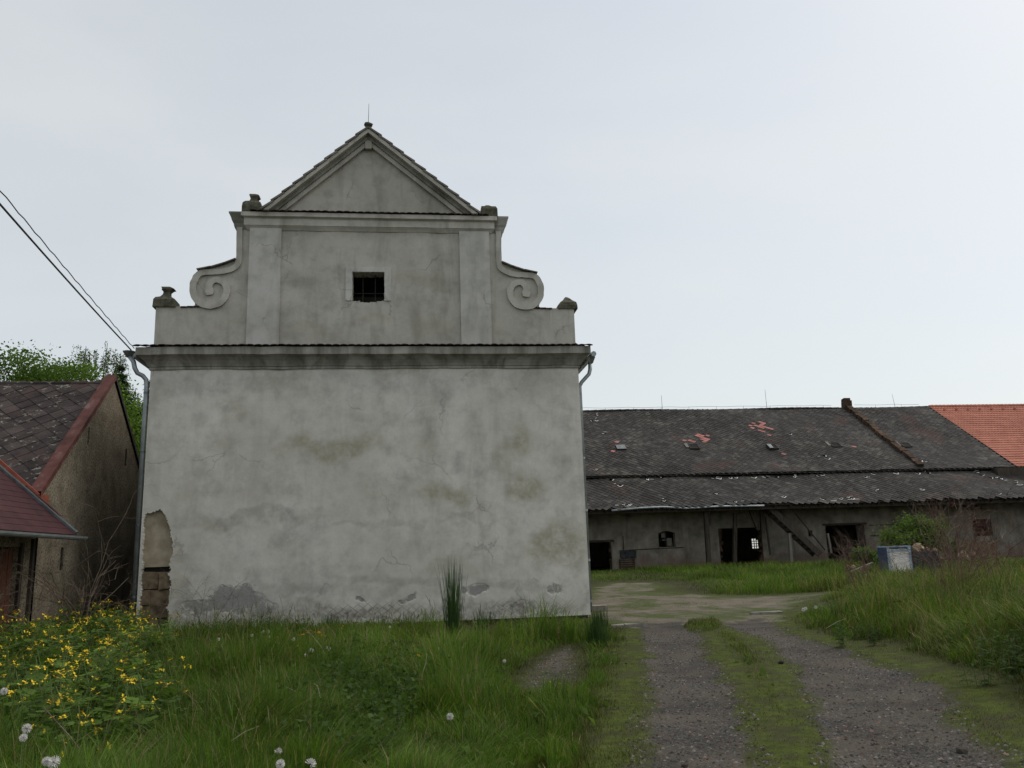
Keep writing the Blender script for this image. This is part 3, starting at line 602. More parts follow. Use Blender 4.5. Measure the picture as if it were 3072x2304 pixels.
for z in (.35, 1.4, 2.7, 4.1, 5.4): MB().tube([(4.62, Y0 + .55, z), (4.62, Y0 + .55, z + .05)], .068, 10).put('pipe_clip', M['zinc'], gran)

# ---------------------------------------------------------------- overhead cables
def sag(a, b, s, n=24, wave=0):
    a = np.array(a, float); b = np.array(b, float); out = []
    for i in range(n + 1):
        t_ = i / n; p = a + (b - a) * t_; p[2] -= s * 4 * t_ * (1 - t_) - (wave * math.sin(i * 2.1) if 0 < i < n else 0); out.append(p)
    return out
MB().tube(sag((-6.98, Y0 - .1, 7.0), (-4.55, -2, 7.35), .16), .017, 6).put('power_cable', M['cable'], org=(-6.98, Y0 - .1, 7.0), label='thick black power cable reaching the eaves corner, lower of the two', cat='cable')
MB().tube(sag((-6.92, Y0 - .06, 7.05), (-4.6, -2, 7.62), .12, 90, .012), .010, 5).put('twisted_wire', M['cable'], org=(-6.92, Y0 - .06, 7.05), label='thin wavy wire reaching the eaves corner, upper of the two', cat='cable')

# ---------------------------------------------------------------- house at the left with the red verge
XG, YR, ZR, YF, ZE = -8.2, 23.5, 6.86, 19.42, 3.32
house = empty('gabled_house', (XG, YR, 0), 'brown rendered house with lichen covered slate roof and rust red verge sheet', 'building')
SL = (ZR - ZE) / (YR - YF); YBK = YR + (YR - YF)
def gable_face():
    # outline (y,z) with slit holes, in a vertical strip mesh
    ycuts = sorted(set([YF + .12, YBK - .12, YR, 20.80, 20.98, 21.9, 22.02, 24.74, 24.9] + list(np.linspace(YF + .12, YBK - .12, 30))))
    holes = [(20.80, 20.98, 1.62, 2.15), (21.9, 22.02, 4.74, 5.20), (24.74, 24.9, 4.52, 5.02)]
    v = []; f = []
    for a, b in zip(ycuts[:-1], ycuts[1:]):
        mid = (a + b) / 2; ta, tb = (ZR - .14 - abs(y - YR) * SL for y in (a, b)); segs = [(-.2, -.2, ta, tb)]
        for h in holes:
            if h[0] - 1e-6 <= mid <= h[1] + 1e-6: segs = [(-.2, -.2, h[2], h[2]), (h[3], h[3], ta, tb)]
        for za, zb, zc, zd in segs:
            n = len(v); v += [(XG, a, za), (XG, b, zb), (XG, b, zd), (XG, a, zc)]; f.append((n, n + 1, n + 2, n + 3))
    for y0, y1, z0, z1 in holes:
        n = len(v); v += [(XG, y0, z0), (XG, y1, z0), (XG, y1, z1), (XG, y0, z1)] + [(XG - .3, y0, z0), (XG - .3, y1, z0), (XG - .3, y1, z1), (XG - .3, y0, z1)]
        f += [(n, n + 4, n + 5, n + 1), (n + 1, n + 5, n + 6, n + 2), (n + 2, n + 6, n + 7, n + 3), (n + 3, n + 7, n + 4, n), (n + 4, n + 7, n + 6, n + 5)]
    return v, f, holes
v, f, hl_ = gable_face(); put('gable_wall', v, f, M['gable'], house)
for y0, y1, z0, z1 in hl_: MB().box(XG - .05, XG - .025, y0, y1, z0, z1).put('slit_window', M['dark'], house)
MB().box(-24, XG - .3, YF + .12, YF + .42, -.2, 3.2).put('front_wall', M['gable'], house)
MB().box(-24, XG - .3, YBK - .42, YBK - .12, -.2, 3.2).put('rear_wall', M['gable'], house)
rf = MB()
for s in (-1, 1):
    y1 = YR + s * (YR - YF); rf.add([(-24, YR, ZR - .22), (XG - .05, YR, ZR - .22), (XG - .05, y1, ZE - .22), (-24, y1, ZE - .22), (-24, YR, ZR - .32), (XG - .05, YR, ZR - .32), (XG - .05, y1, ZE - .32), (-24, y1, ZE - .32)],
           [(0, 1, 2, 3), (7, 6, 5, 4), (1, 5, 6, 2), (3, 2, 6, 7), (0, 3, 7, 4)])
rf.put('roof_deck', M['dark'], house)
def diamond(name, a, mat, b=None, lift=.022, th=.008):
    """diamond slate in its own plane: x along the eaves, y up the slope, z off the roof"""
    b = b or a; e = 1.10
    v = [(0, -b * e, lift), (a * e, 0, lift * .5), (0, b * e, .0), (-a * e, 0, lift * .5), (0, -b * e, lift - th), (a * e, 0, lift * .5 - th), (-a * e, 0, lift * .5 - th)]
    return mesh(name, v, [(0, 1, 2, 3), (0, 4, 5, 1), (0, 3, 6, 4)], mat)
def slope_frame(p0, xdir, updir):
    x = np.array(xdir, float); u = np.array(updir, float); u /= np.linalg.norm(u); n = np.cross(x, u); return np.array(p0, float), x, u, n
def slate_rot(x, u, n, ja=0, jb=0):
    R_ = Matrix((tuple((x[i], u[i], n[i]) for i in range(3))[0], (x[1], u[1], n[1]), (x[2], u[2], n[2])))
    return (R_ @ Matrix.Rotation(ja, 3, 'Z') @ Matrix.Rotation(jb, 3, 'X')).to_euler()
AH = .255
dia = proto(diamond('slate', AH, M['lichenslate']))
p0, x_, u_, n_ = slope_frame((XG - .06, YF - .06, ZE - .21), (1, 0, 0), (0, YR - YF, ZR - ZE)); LS = math.hypot(YR - YF, ZR - ZE) + .05
rest = MB()
for j in range(int(LS / AH) + 1):
    for i in range(0, 34):
        s = -(i * 2 * AH + (AH if j % 2 else 0)) - .05; tt = j * AH
        if s > -.1 or tt > LS - .02: continue
        q = p0 + x_ * s + u_ * tt + n_ * .004
        if s > -4.9: clone(dia, 'slate', q + n_ * random.uniform(-.002, .004), house, slate_rot(x_, u_, n_, random.uniform(-.02, .02), random.uniform(-.015, .02)))
        else: rest.add([q + x_ * a[0] + u_ * a[1] + n_ * a[2] for a in [tuple(w.co) for w in dia.data.vertices]], [tuple(pp.vertices) for pp in dia.data.polygons])
rest.put('far_slates', M['lichenslate'], house, kind='stuff')
for k in range(14):                                  # ridge caps
    xa = XG - .3 - k * .42; MB().tube([(xa, YR, ZR - .18), (xa - .45, YR, ZR - .195)], [.085, .078], 8).put('ridge_cap', M['lichenslate'], house)
# rust red sheet on the verge, in three lengths each side
for s in (-1, 1):
    for k in range(3):
        a, b = k / 3, (k + 1.02) / 3; ya, yb = YR + s * (YR - YF) * a, YR + s * (YR - YF) * b * 1.0; za, zb = ZR - (ZR - ZE) * a + .062 - .004 * k, ZR - (ZR - ZE) * b + .054 - .004 * k
        v = [(XG - .24, ya, za), (XG + .04, ya, za + .012), (XG + .04, yb, zb + .012), (XG - .24, yb, zb), (XG + .045, ya, za - .14), (XG + .045, yb, zb - .14), (XG - .24, ya, za - .24), (XG - .24, yb, zb - .24)]
        put('verge_sheet', v, [(0, 1, 2, 3) if s < 0 else (3, 2, 1, 0), (1, 4, 5, 2), (0, 3, 7, 6)], M['redsheet'] if s < 0 else M['iron'], house)
v = [(XG + .05, YF - .05, ZE - .05), (XG + .05, YF + .36, ZE - .02), (XG + .05, YF + .42, ZE - .40), (XG + .05, YF + .02, ZE - .16), (XG - .2, YF - .05, ZE - .05), (XG - .2, YF + .02, ZE - .16)]
put('verge_end', v, [(0, 3, 2, 1), (0, 4, 5, 3)], M['orangesheet'], house)
MB().tube([(-24, YF - .12, ZE - .12), (XG - .1, YF - .12, ZE - .12)], .06, 8).put('eaves_gutter', M['zinc'], house)

# ---------------------------------------------------------------- low wing with the dark red roof
XW, YWN, YWF = -8.16, 9.0, 19.28
wingb = empty('low_wing', (XW, 15, 0), 'low shed wing with dark red roof, metal gutter and brown plank door', 'building')
def wall_x(name, X, y0, y1, z0, z1, holes, mat, parent, th=.3, sgn=1):
    """wall in the plane x = X facing +x with rectangular openings (y0,y1,z0,z1)"""
    yc = sorted(set([y0, y1] + [h[i] for h in holes for i in (0, 1)])); zc = sorted(set([z0, z1] + [h[i] for h in holes for i in (2, 3)])); m = MB()
    for a, b in zip(yc[:-1], yc[1:]):
        for c_, d in zip(zc[:-1], zc[1:]):
            if any(h[0] < (a + b) / 2 < h[1] and h[2] < (c_ + d) / 2 < h[3] for h in holes): continue
            m.add([(X, a, c_), (X, b, c_), (X, b, d), (X, a, d)], [(0, 1, 2, 3)])
    for h in holes: m.add([(X, h[0], h[2]), (X, h[1], h[2]), (X, h[1], h[3]), (X, h[0], h[3]), (X - th, h[0], h[2]), (X - th, h[1], h[2]), (X - th, h[1], h[3]), (X - th, h[0], h[3])], [(0, 4, 5, 1), (1, 5, 6, 2), (2, 6, 7, 3), (3, 7, 4, 0)])
    return m.put(name, mat, parent)
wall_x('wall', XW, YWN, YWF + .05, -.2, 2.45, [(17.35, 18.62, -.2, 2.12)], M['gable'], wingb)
MB().box(XW - 4, XW - .32, YWN, YWN + .2, -.2, 2.4).put('end_wall', M['gable'], wingb)
MB().box(XW - .36, XW - .32, 17.3, 18.7, -.2, 2.2).put('door_backing', M['dark'], wingb)
for k in range(6):
    ya = 17.38 + k * .207; MB().box(XW - .16 + .008 * (k % 2), XW - .12 + .008 * (k % 2), ya, ya + .195, 0.02, 2.08).put('door_plank', M['board'], wingb)
MB().box(XW - .02, XW + .05, 18.62, 18.72, -.1, 2.2).put('door_post', M['timber'], wingb)
MB().box(XW - .02, XW + .06, 19.12, 19.22, -.1, 2.3).put('corner_post', M['timber'], wingb)
XE, ZEV = -7.30, 2.36; SW = (3.9 - 2.36) / (9.06 - 7.30)
p0, x_, u_, n_ = slope_frame((XE, YWN, ZEV), (0, 1, 0), (-1, 0, SW)); LW = 4.6
nst = 23                                              # roofing felt strips, each a lap of its own
for k in range(nst):
    a, b = k * LW / nst, (k + 1.12) * LW / nst; q = [p0 + u_ * a, p0 + x_ * (YWF - YWN) + u_ * a, p0 + x_ * (YWF - YWN) + u_ * b, p0 + u_ * b]
    n__ = -n_ if n_[2] < 0 else n_
    v = [q[0] + n__ * .012, q[1] + n__ * .012, q[2] + n__ * .006, q[3] + n__ * .006, q[0] + n__ * .002, q[1] + n__ * .002]
    put('roof_lap', v, [(0, 1, 2, 3), (0, 4, 5, 1)], M['redroof'], wingb)
q = [p0 + u_ * 0, p0 + x_ * (YWF - YWN), p0 + x_ * (YWF - YWN) + u_ * LW, p0 + u_ * LW]
put('roof_deck', [w - np.array([0, 0, .01]) for w in q] + [w - np.array([0, 0, .09]) for w in q], [(0, 1, 2, 3), (7, 6, 5, 4), (0, 4, 5, 1), (1, 5, 6, 2), (2, 6, 7, 3), (3, 7, 4, 0)], M['timber'], wingb)
up = np.array([0, 0, 1.0])
a = p0 + x_ * (YWF - YWN) - x_ * .02; MB().beam(a + up * .05, a + u_ * LW + up * .05, .16, .05).put('verge_flashing', M['darkzinc'], wingb)
a = a + x_ * .10
MB().beam(a + u_ * 1.2 + up * .10, a + u_ * LW + up * .12, .05, .10).put('abutment_strip', M['orangesheet'], wingb)
MB().beam(a + u_ * .55 + up * .06, a + u_ * 1.55 + up * .09, .10, .06).put('abutment_lath', M['redsheet'], wingb)
m = MB(); ring = [[(XE + .07 + .085 * math.cos(t_), y, ZEV - .03 + .085 * math.sin(t_)) for t_ in np.linspace(math.pi, 2 * math.pi, 8)] + [(XE + .07 + .072 * math.cos(t_), y, ZEV - .03 + .072 * math.sin(t_)) for t_ in np.linspace(2 * math.pi, math.pi, 8)] for y in (YWN, YWF + .25)]
m.loft(ring).put('gutter', M['zinc'], wingb)

# ---------------------------------------------------------------- long barn with the slate roof
YB, ZG, YEV, ZEB, YM, ZM, YRB, ZRB = 60.0, .28, 57.0, 4.62, 61.0, 7.28, 71.0, 14.05
XB0, XB1 = 4.0, 48.9
barn = empty('barn', (30, YB, ZG), 'long derelict barn with patched dark slate roof and gaping doorways', 'building')
def wall_y(name, Y, x0, x1, z0, z1, holes, mat, parent, th=.5, ragged=0, seed=0):
    """wall in the plane y = Y facing -y with rectangular or ragged openings"""
    xc = sorted(set([x0, x1] + [h[i] for h in holes for i in (0, 1)])); zc = sorted(set([z0, z1] + [h[i] for h in holes for i in (2, 3)])); m = MB()
    for a, b in zip(xc[:-1], xc[1:]):
        for c_, d in zip(zc[:-1], zc[1:]):
            if any(h[0] < (a + b) / 2 < h[1] and h[2] < (c_ + d) / 2 < h[3] for h in holes): continue
            m.add([(a, Y, c_), (b, Y, c_), (b, Y, d), (a, Y, d)], [(0, 1, 2, 3)])
    for h in holes: m.add([(h[0], Y, h[2]), (h[1], Y, h[2]), (h[1], Y, h[3]), (h[0], Y, h[3]), (h[0], Y + th, h[2]), (h[1], Y + th, h[2]), (h[1], Y + th, h[3]), (h[0], Y + th, h[3])], [(0, 1, 5, 4), (1, 2, 6, 5), (2, 3, 7, 6), (3, 0, 4, 7)])
    return m.put(name, mat, parent)
BH = [(12.75, 14.62, 0, 2.36), (18.25, 19.52, 1.86, 3.05), (22.9, 26.3, 0, 3.10), (31.4, 34.55, 0, 3.07), (43.0, 44.6, 3.95, 4.8), (43.6, 45.2, 1.9, 3.2), (37.2, 38.1, 2.2, 3.0), (30.0, 30.35, 2.3, 2.75)]
wall_y('front_wall', YB, XB0, XB1 + 18, 0, 6.05, BH, M['barnwall'], barn)
RW = (33.95, 34.85, 1.50, 2.48)
wall_y('rear_wall', 80.0, XB0, XB1 + 18, 0, 7.5, [RW], M['barnwall'], barn)
rw = empty('rear_window', ((RW[0] + RW[1]) / 2, 80, RW[2])); rw.parent = barn; rw.location = np.array([(RW[0] + RW[1]) / 2, 80, RW[2]]) - worg(barn)
for k in (1, 2, 3):
    xx = RW[0] + (RW[1] - RW[0]) * k / 4; MB().box(xx - .035, xx + .035, 79.98, 80.04, RW[2], RW[3]).put('bar', M['iron'], rw)
    zz = RW[2] + (RW[3] - RW[2]) * k / 4; MB().box(RW[0], RW[1], 80.05, 80.10, zz - .035, zz + .035).put('bar', M['iron'], rw)
for x in (XB0, XB1 + 17.9): put('end_wall', [(x, YB, 0), (x, 80, 0), (x, 80, 7.5), (x, YRB, ZRB - .2), (x, YB, 6.05)], [(0, 1, 2, 3, 4)], M['barnwall'], barn)
MB().box(XB0, XB1 + 18, YB + .5, 79.9, ZG - .3, ZG - .02).put('floor', M['found'], barn)
# ragged brickwork round the large opening
rr = np.random.default_rng(5)
for (x0, x1, z0, z1) in (BH[2], BH[3], BH[0]):
    for xx, s in ((x0, 1), (x1, -1)):
        z = .3
        while z < z1 - .1:
            w = rr.uniform(.02, .30) * (1.3 if (x0, s) == (BH[2][0], 1) or s < 0 and x0 == BH[2][0] else .6); h = rr.uniform(.12, .3)
            a, b = sorted((xx - s * .02, xx + s * w)); MB().box(a, b, YB + .04, YB + .46, z, min(z + h, z1 - .01)).put('jamb_brick', M['firewall'], barn); z += h + .01
# arched window with broken panes
w = empty('window', (18.88, YB, 1.86)); w.parent = barn; w.location = np.array([18.88, YB, 1.86]) - worg(barn)
arc = [(18.25, 2.86), (18.25, 3.06), (19.52, 3.06), (19.52, 2.86), (19.3, 2.96), (19.05, 3.02), (18.72, 3.02), (18.47, 2.96)]
MB().prism(arc[::-1], YB - .01, YB + .4).put('arch', M['barnwall'], w)
for a, b in (((18.56, 2.55), (18.88, 2.9)), ((18.98, 1.95), (19.36, 2.52)), ((18.6, 2.34), (18.95, 2.43))): MB().box(a[0], b[0], YB + .3, YB + .34, a[1], b[1]).put('board', M['paletimber'], w)
MB().box(18.2, 19.57, YB - .06, YB + .3, 1.80, 1.87).put('sill', M['barnwall'], w)
for xx in (18.88,): MB().box(xx - .03, xx + .03, YB + .22, YB + .27, 1.9, 2.95).put('mullion', M['timber'], w)
# door frames, lintels, boards
MB().box(12.6, 14.85, YB - .04, YB + .2, 2.36, 2.52).put('lintel', M['timber'], barn)
MB().box(14.62, 14.72, YB - .05, YB + .2, .2, 2.36).put('door_jamb', M['paletimber'], barn)
MB().box(31.2, 34.8, YB - .05, YB + .2, 3.07, 3.22).put('lintel', M['timber'], barn)
MB().box(33.85, 34.5, YB - .12, YB - .04, .2, 3.0).put('door_leaf', M['timber'], barn)
MB().box(15.25, 16.45, YB - .14, YB - .02, 1.15, 1.75).put('meter_box', M['concrete'], barn)
for k in range(5): MB().box(15.2, 16.25, YB - .10, YB - .04, .35 + k * .16, .41 + k * .16).put('rusty_rail', M['firewall'], barn)
for x in (15.15, 16.25): MB().box(x, x + .07, YB - .12, YB - .03, .25, 1.1).put('rusty_rail', M['firewall'], barn)
MB().tube([(15.55, YB - .04, 1.75), (15.55, YB - .04, 2.75)], .025, 6).put('conduit', M['iron'], barn)
MB().tube([(15.9, YB - .05, 1.74), (20.1, YB - .05, 1.80)], .03, 6).put('conduit', M['iron'], barn)
MB().box(35.0, 37.6, YB - .02, YB + .02, 2.15, 2.24).put('wall_ledge', M['timber'], barn)
MB().box(35.0, 40.0, YB - .02, YB + .02, 2.95, 3.02).put('wall_ledge', M['timber'], barn)
# posts and braces under the lean-to roof
def bp(x, y, Y): return onY(x, y, Y)
def post(x0, y0, x1, y1, Y, w, mat='timber', name='post'):
    a, b = bp(x0, y0, Y), bp(x1, y1, Y); MB().beam(a, b, w, w).put(name, M[mat], barn)
post(2117, 1534, 2127, 1700, 58.0, .30); post(2205, 1540, 2204, 1700, 58.6, .26); post(2138, 1530, 2121, 1600, 58.0, .14, name='brace')
post(2250, 1530, 2275, 1590, 58.6, .22, name='brace'); post(2285, 1530, 2288, 1600, 58.8, .26); post(2296, 1550, 2311, 1665, 58.6, .10)
post(2368, 1600, 2374, 1686, 57.8, .20, 'paletimber'); post(2483, 1600, 2494, 1660, 57.6, .12, 'paletimber')
# timber stair falling from the loft
a0, b0 = bp(2300, 1522, 58.2), bp(2452, 1664, 58.0); d0 = (b0 - a0)
for off in (-.45, .45): MB().beam(a0 + np.array([0, off, 0]), b0 + np.array([0, off, 0]), .10, .42).put('stair_string', M['timber'], barn)
for k in range(11):
    c_ = a0 + d0 * (k + .5) / 11; MB().box(c_[0] - .16, c_[0] + .16, c_[1] - .42, c_[1] + .42, c_[2] - .03, c_[2] + .03).put('stair_tread', M['timber'], barn)
MB().beam(bp(2385, 1540, 58.6), bp(2475, 1650, 57.6), .09, .09).put('handrail', M['timber'], barn)
MB().beam((XB0, 57.4, 4.42), (XB1, 57.4, 4.42), .22, .24).put('eaves_plate', M['timber'], barn)
for k in range(40):
    x = XB0 + .6 + k * 1.14; MB().beam((x, YEV + .05, ZEB - .16), (x, YM, ZM - .40), .12, .16).put('rafter', M['timber'], barn)
# roof decks (dark boarding below the slates)
def deck(y0, z0, y1, z1, x0, x1, mat, name='roof_deck', th=.06):
    return put(name, [(x0, y0, z0), (x1, y0, z0), (x1, y1, z1), (x0, y1, z1), (x0, y0, z0 - th), (x1, y0, z0 - th), (x1, y1, z1 - th), (x0, y1, z1 - th)], [(0, 1, 2, 3), (7, 6, 5, 4), (0, 4, 5, 1), (1, 5, 6, 2), (2, 6, 7, 3), (3, 7, 4, 0)], mat, barn)
deck(YEV, ZEB, YM - .02, ZM - .20, XB0, XB1 + 6, M['dark']); deck(YM - .12, ZM - .02, YRB, ZRB, XB0, XB1, M['dark']); deck(80.2, 7.3, YRB + .01, ZRB - .01, XB0, XB1, M['dark'])
deck(80.2, 7.3, YRB + .01, ZRB - .01, XB1 + .01, XB1 + 18, M['dark'])
# --- slates
AB = .235
sl1 = proto(diamond('slate', AB, M['slate'], lift=.03, th=.012)); slr = proto(diamond('red_slate', AB, M['redslate'], lift=.036, th=.012))
dv = [np.array(w.co) for w in sl1.data.vertices]; df = [tuple(p.vertices) for p in sl1.data.polygons]
fr_up = slope_frame((0, YM - .12, ZM - .02), (1, 0, 0), (0, YRB - YM + .12, ZRB - ZM + .02)); LU = math.hypot(YRB - YM + .12, ZRB - ZM + .02)
fr_lo = slope_frame((0, YEV, ZEB), (1, 0, 0), (0, YM - YEV - .02, ZM - .20 - ZEB)); LL = math.hypot(YM - YEV - .02, ZM - .20 - ZEB)
def hit(fr, x, y):
    p0, xx, uu, nn = fr; d = ray(x, y); t_ = ((p0 - CAM) @ nn) / (d @ nn); q = CAM + d * t_ - p0; return q @ xx, q @ uu
def zmap(l, ox, oy, s): return [(ox + x / s, oy + y / s) for x, y in l]
red_px = zmap([(1530, 345), (1555, 340), (1590, 335), (1615, 345), (1520, 360), (1545, 362), (1575, 358), (1605, 360), (1635, 352), (1545, 378), (1590, 375), (1620, 378), (1650, 375), (1675, 380), (1690, 385), (1610, 398), (1640, 408), (1660, 437),
               (1080, 425), (1110, 425), (1140, 432), (1170, 440), (1085, 440), (1115, 448), (1145, 455), (1175, 462), (1190, 468), (1130, 468), (1160, 478), (1155, 490), (960, 480), (1005, 482), (1030, 487), (1055, 492), (410, 500), (400, 578), (1815, 592)], 1700, 1150, 2.766) + zmap([(720, 535)], 2300, 1150, 2.766)
hole_up = zmap([(235, 268), (190, 318), (255, 318), (660, 262), (320, 428), (255, 725), (1865, 432)], 1700, 1150, 2.766) + zmap([(205, 432), (480, 605), (500, 625), (1270, 655)], 2300, 1150, 2.766)
hole_lo = zmap([(365, 800), (640, 780), (760, 785), (430, 858), (1215, 785), (1270, 780), (1330, 772), (1380, 768), (1410, 780), (1520, 775), (1610, 762), (1260, 930), (460, 1010), (520, 1010), (1730, 755), (1870, 760), (780, 985), (1395, 995)], 1700, 1150, 2.766) + \
          zmap([(75, 758), (225, 765), (430, 770), (480, 780), (830, 740), (865, 740), (820, 788), (1050, 735), (1250, 740), (1320, 755), (1370, 760), (1720, 735), (1790, 770), (1840, 790), (1920, 790), (1960, 800), (2050, 830), (2090, 850), (140, 950), (460, 965), (600, 960), (680, 955), (740, 965), (930, 890), (1300, 900), (1920, 930)], 2300, 1150, 2.766)
def key(s, tt): j = int(round(tt / AB)); i = int(round((s - (AB if j % 2 else 0)) / (2 * AB))); return i, j
reds = {key(*hit(fr_up, x, y)) for x, y in red_px}; hup = {key(*hit(fr_up, x, y)) for x, y in hole_up}; hlo = {key(s, min(t_, LL - .30 - .25 * random.random())) for s, t_ in (hit(fr_lo, x, y) for x, y in hole_lo)}
singles = []; fld = {'up': MB(), 'lo': MB()}; tones = {'up': [], 'lo': []}
for nm, fr, L_, x1, holes in (('lo', fr_lo, LL, XB1 + 4.5, hlo), ('up', fr_up, LU, XB1 - .1, hup)):
    p0, xx, uu, nn = fr
    for j in range(0, int(L_ / AB) + 1):
        for i in range(int(XB0 / (2 * AB)), int(x1 / (2 * AB)) + 1):
            s = i * 2 * AB + (AB if j % 2 else 0); tt = j * AB
            if s < XB0 + .1 or s > x1 or tt > L_ + .02: continue
            if nm == 'lo' and s > 46.5 and tt > 3.3 - (s - 46.5) * .35: continue
            if nm == 'lo' and 24.9 < s < 27.5 and tt < .2: continue
            q = p0 + xx * s + uu * tt + nn * (.012 + .006 * rr.random() + .045 * (1 + math.sin(s * .33 + tt * .45)) + .02 * (1 + math.sin(s * 1.13 - tt * .7)))
            if nm == 'lo' and j == 0 and rr.random() < .3: continue
            if nm == 'lo' and j <= 1: q = q - uu * rr.uniform(0, .09)
            ja, jb = rr.normal(0, .03), rr.normal(0, .012)
            if (i, j) in holes:                    # a slate is gone: pale fractured edges of its neighbours stay
                g = rr.random(); pieces = ((-AB, 0, 0, -AB), (0, -AB, AB, 0)) if g < .6 else (((-AB, 0, 0, -AB),) if g < .8 else ((0, -AB, AB, 0),)); m = MB()
                kx, ky = rr.uniform(.35, 1.15), rr.uniform(.25, 1.1); sk = rr.normal(0, .35)
                for a, b, c_, d in pieces: m.beam(q + xx * (a * kx + sk * b * .4) + uu * b * ky + nn * .045, q + xx * (c_ * kx + sk * d * .4) + uu * d * ky + nn * .05, rr.uniform(.03, .085), .02, nn)
                if rr.random() < .5: o2 = rr.normal(0, .2, 2); m.beam(q + xx * o2[0] + uu * o2[1] + nn * .05, q + xx * (o2[0] + rr.uniform(.1, .3)) + uu * (o2[1] + rr.normal(0, .08)) + nn * .05, .035, .02, nn)
                m.put('broken_slate_edge', M['whiteedge'], barn, org=q); continue
            if nm == 'up' and (i, j) in reds: clone(slr, 'red_slate', q + nn * .01, barn, slate_rot(xx, uu, nn, ja, jb)); continue
            dist = math.hypot(q[0], q[1])
            if nm == 'lo' and s > 12.6: singles.append((dist, q, ja, jb, fr))
            else:
                ca, sa = math.cos(ja), math.sin(ja); fld[nm].add([q + xx * (a[0] * ca - a[1] * sa) + uu * (a[0] * sa + a[1] * ca) + nn * (a[2] + jb * a[1]) for a in dv], df); tones[nm] += [rr.random()] * len(dv)
singles.sort(key=lambda e: e[0])
for k, (dist, q, ja, jb, fr) in enumerate(singles):
    p0, xx, uu, nn = fr
    if k < 255: clone(sl1, 'slate', q, barn, slate_rot(xx, uu, nn, ja, jb))
    else:
        ca, sa = math.cos(ja), math.sin(ja); fld['lo'].add([q + xx * (a[0] * ca - a[1] * sa) + uu * (a[0] * sa + a[1] * ca) + nn * (a[2] + jb * a[1]) for a in dv], df); tones['lo'] += [rr.random()] * len(dv)
for nm, lab in (('up', 'upper'), ('lo', 'lower')):
    o = fld[nm].put(lab + '_slate_field', M['slates'], barn, kind='stuff'); fattr(o.data, 'tone', tones[nm])
# joint between the slopes, ridge, hatches, gutter
MB().beam((XB0, YM - .16, ZM - .05), (XB1 + .3, YM - .16, ZM - .05), .10, .10).put('fascia_board', M['timber'], barn)
for k in range(38):
    x = XB0 + k * 1.18; MB().beam((x, YM - .17, ZM + .04 + rr.uniform(-.03, .03)), (x + 1.2, YM - .17, ZM + .04 + rr.uniform(-.03, .03)), .26, .035).put('flashing_strip', M['slate'], barn)
for k in range(60):
    x = XB0 + k * .745
    if x + .75 > XB1: break
    MB().tube([(x, YRB, ZRB + .03 + .05 * math.sin(x * .4)), (x + .78, YRB, ZRB + .05 + .05 * math.sin((x + .78) * .4))], [.11, .12], 6).put('ridge_cap', M['slate'], barn)
hatch_px = zmap([(448, 548), (1055, 540), (1705, 540)], 1700, 1150, 2.766) + zmap([(570, 525), (1150, 525)], 2300, 1150, 2.766)
for k, (x, y) in enumerate(hatch_px):
    s, tt = hit(fr_up, x, y); p0, xx, uu, nn = fr_up; c_ = p0 + xx * s + uu * tt
    hh = empty('roof_hatch', c_); hh.parent = barn; hh.location = c_ - worg(barn)
    def bx(s0, s1, t0, t1, n0, n1):
        P = [c_ + xx * a + uu * b + nn * d for d in (n0, n1) for a, b in ((s0, t0), (s1, t0), (s1, t1), (s0, t1))]; m = MB(); m.add(P, [(0, 3, 2, 1), (4, 5, 6, 7), (0, 1, 5, 4), (1, 2, 6, 5), (2, 3, 7, 6), (3, 0, 4, 7)]); return m
    for e in ((-.40, -.34, -.38, .38), (.34, .40, -.38, .38), (-.34, .34, -.38, -.33), (-.34, .34, .33, .38)): bx(*e, .04, .22).put('hatch_frame', M['iron'], hh)
    bx(-.34, .34, -.33, .33, .17, .185).put('hatch_opening', M['dark'], hh)
    if k in (0, 2): bx(-.38, .38 if k == 0 else -.05, -.36, .36, .225, .25).put('hatch_lid', M['darkzinc'], hh)
    else: bx(-.68, -.42, -.1, .62, .14, .18).put('hatch_lid', M['paletimber'], hh)
a = bp(1835, 1532, 56.9); b = bp(1925, 1524, 56.9); c_ = bp(1990, 1521, 56.9); d = bp(2060, 1525, 56.9); e = bp(2160, 1519, 56.9); g = bp(2292, 1517, 56.9)
MB().tube([a, b, c_, d, e, g], .075, 8).put('eaves_gutter', M['zinc'], barn, smooth=True)
s, tt = hit(fr_lo, 2110, 1511); p0, xx, uu, nn = fr_lo; c_ = p0 + xx * s + uu * tt
P = [c_ + xx * a + uu * b + nn * .06 for a, b in ((-.75, -.16), (.75, -.16), (.7, .05), (.45, .12), (.2, .06), (-.1, .1), (-.5, .06), (-.85, .12))]
put('loose_zinc_sheet', P, [tuple(range(8))], M['whiteedge'], barn)
for x, y, w_ in ((2500, 1505, .5), (2560, 1500, .9), (2350, 1502, .7), (1850, 1518, .25), (1885, 1520, .2)):
    s, tt = hit(fr_lo, x, y); c_ = p0 + xx * s + uu * max(tt, .02); MB().beam(c_ - xx * w_ / 2 + nn * .06, c_ + xx * w_ / 2 + nn * .06, .06, .02, nn).put('broken_slate_edge', M['whiteedge'], barn, org=c_)
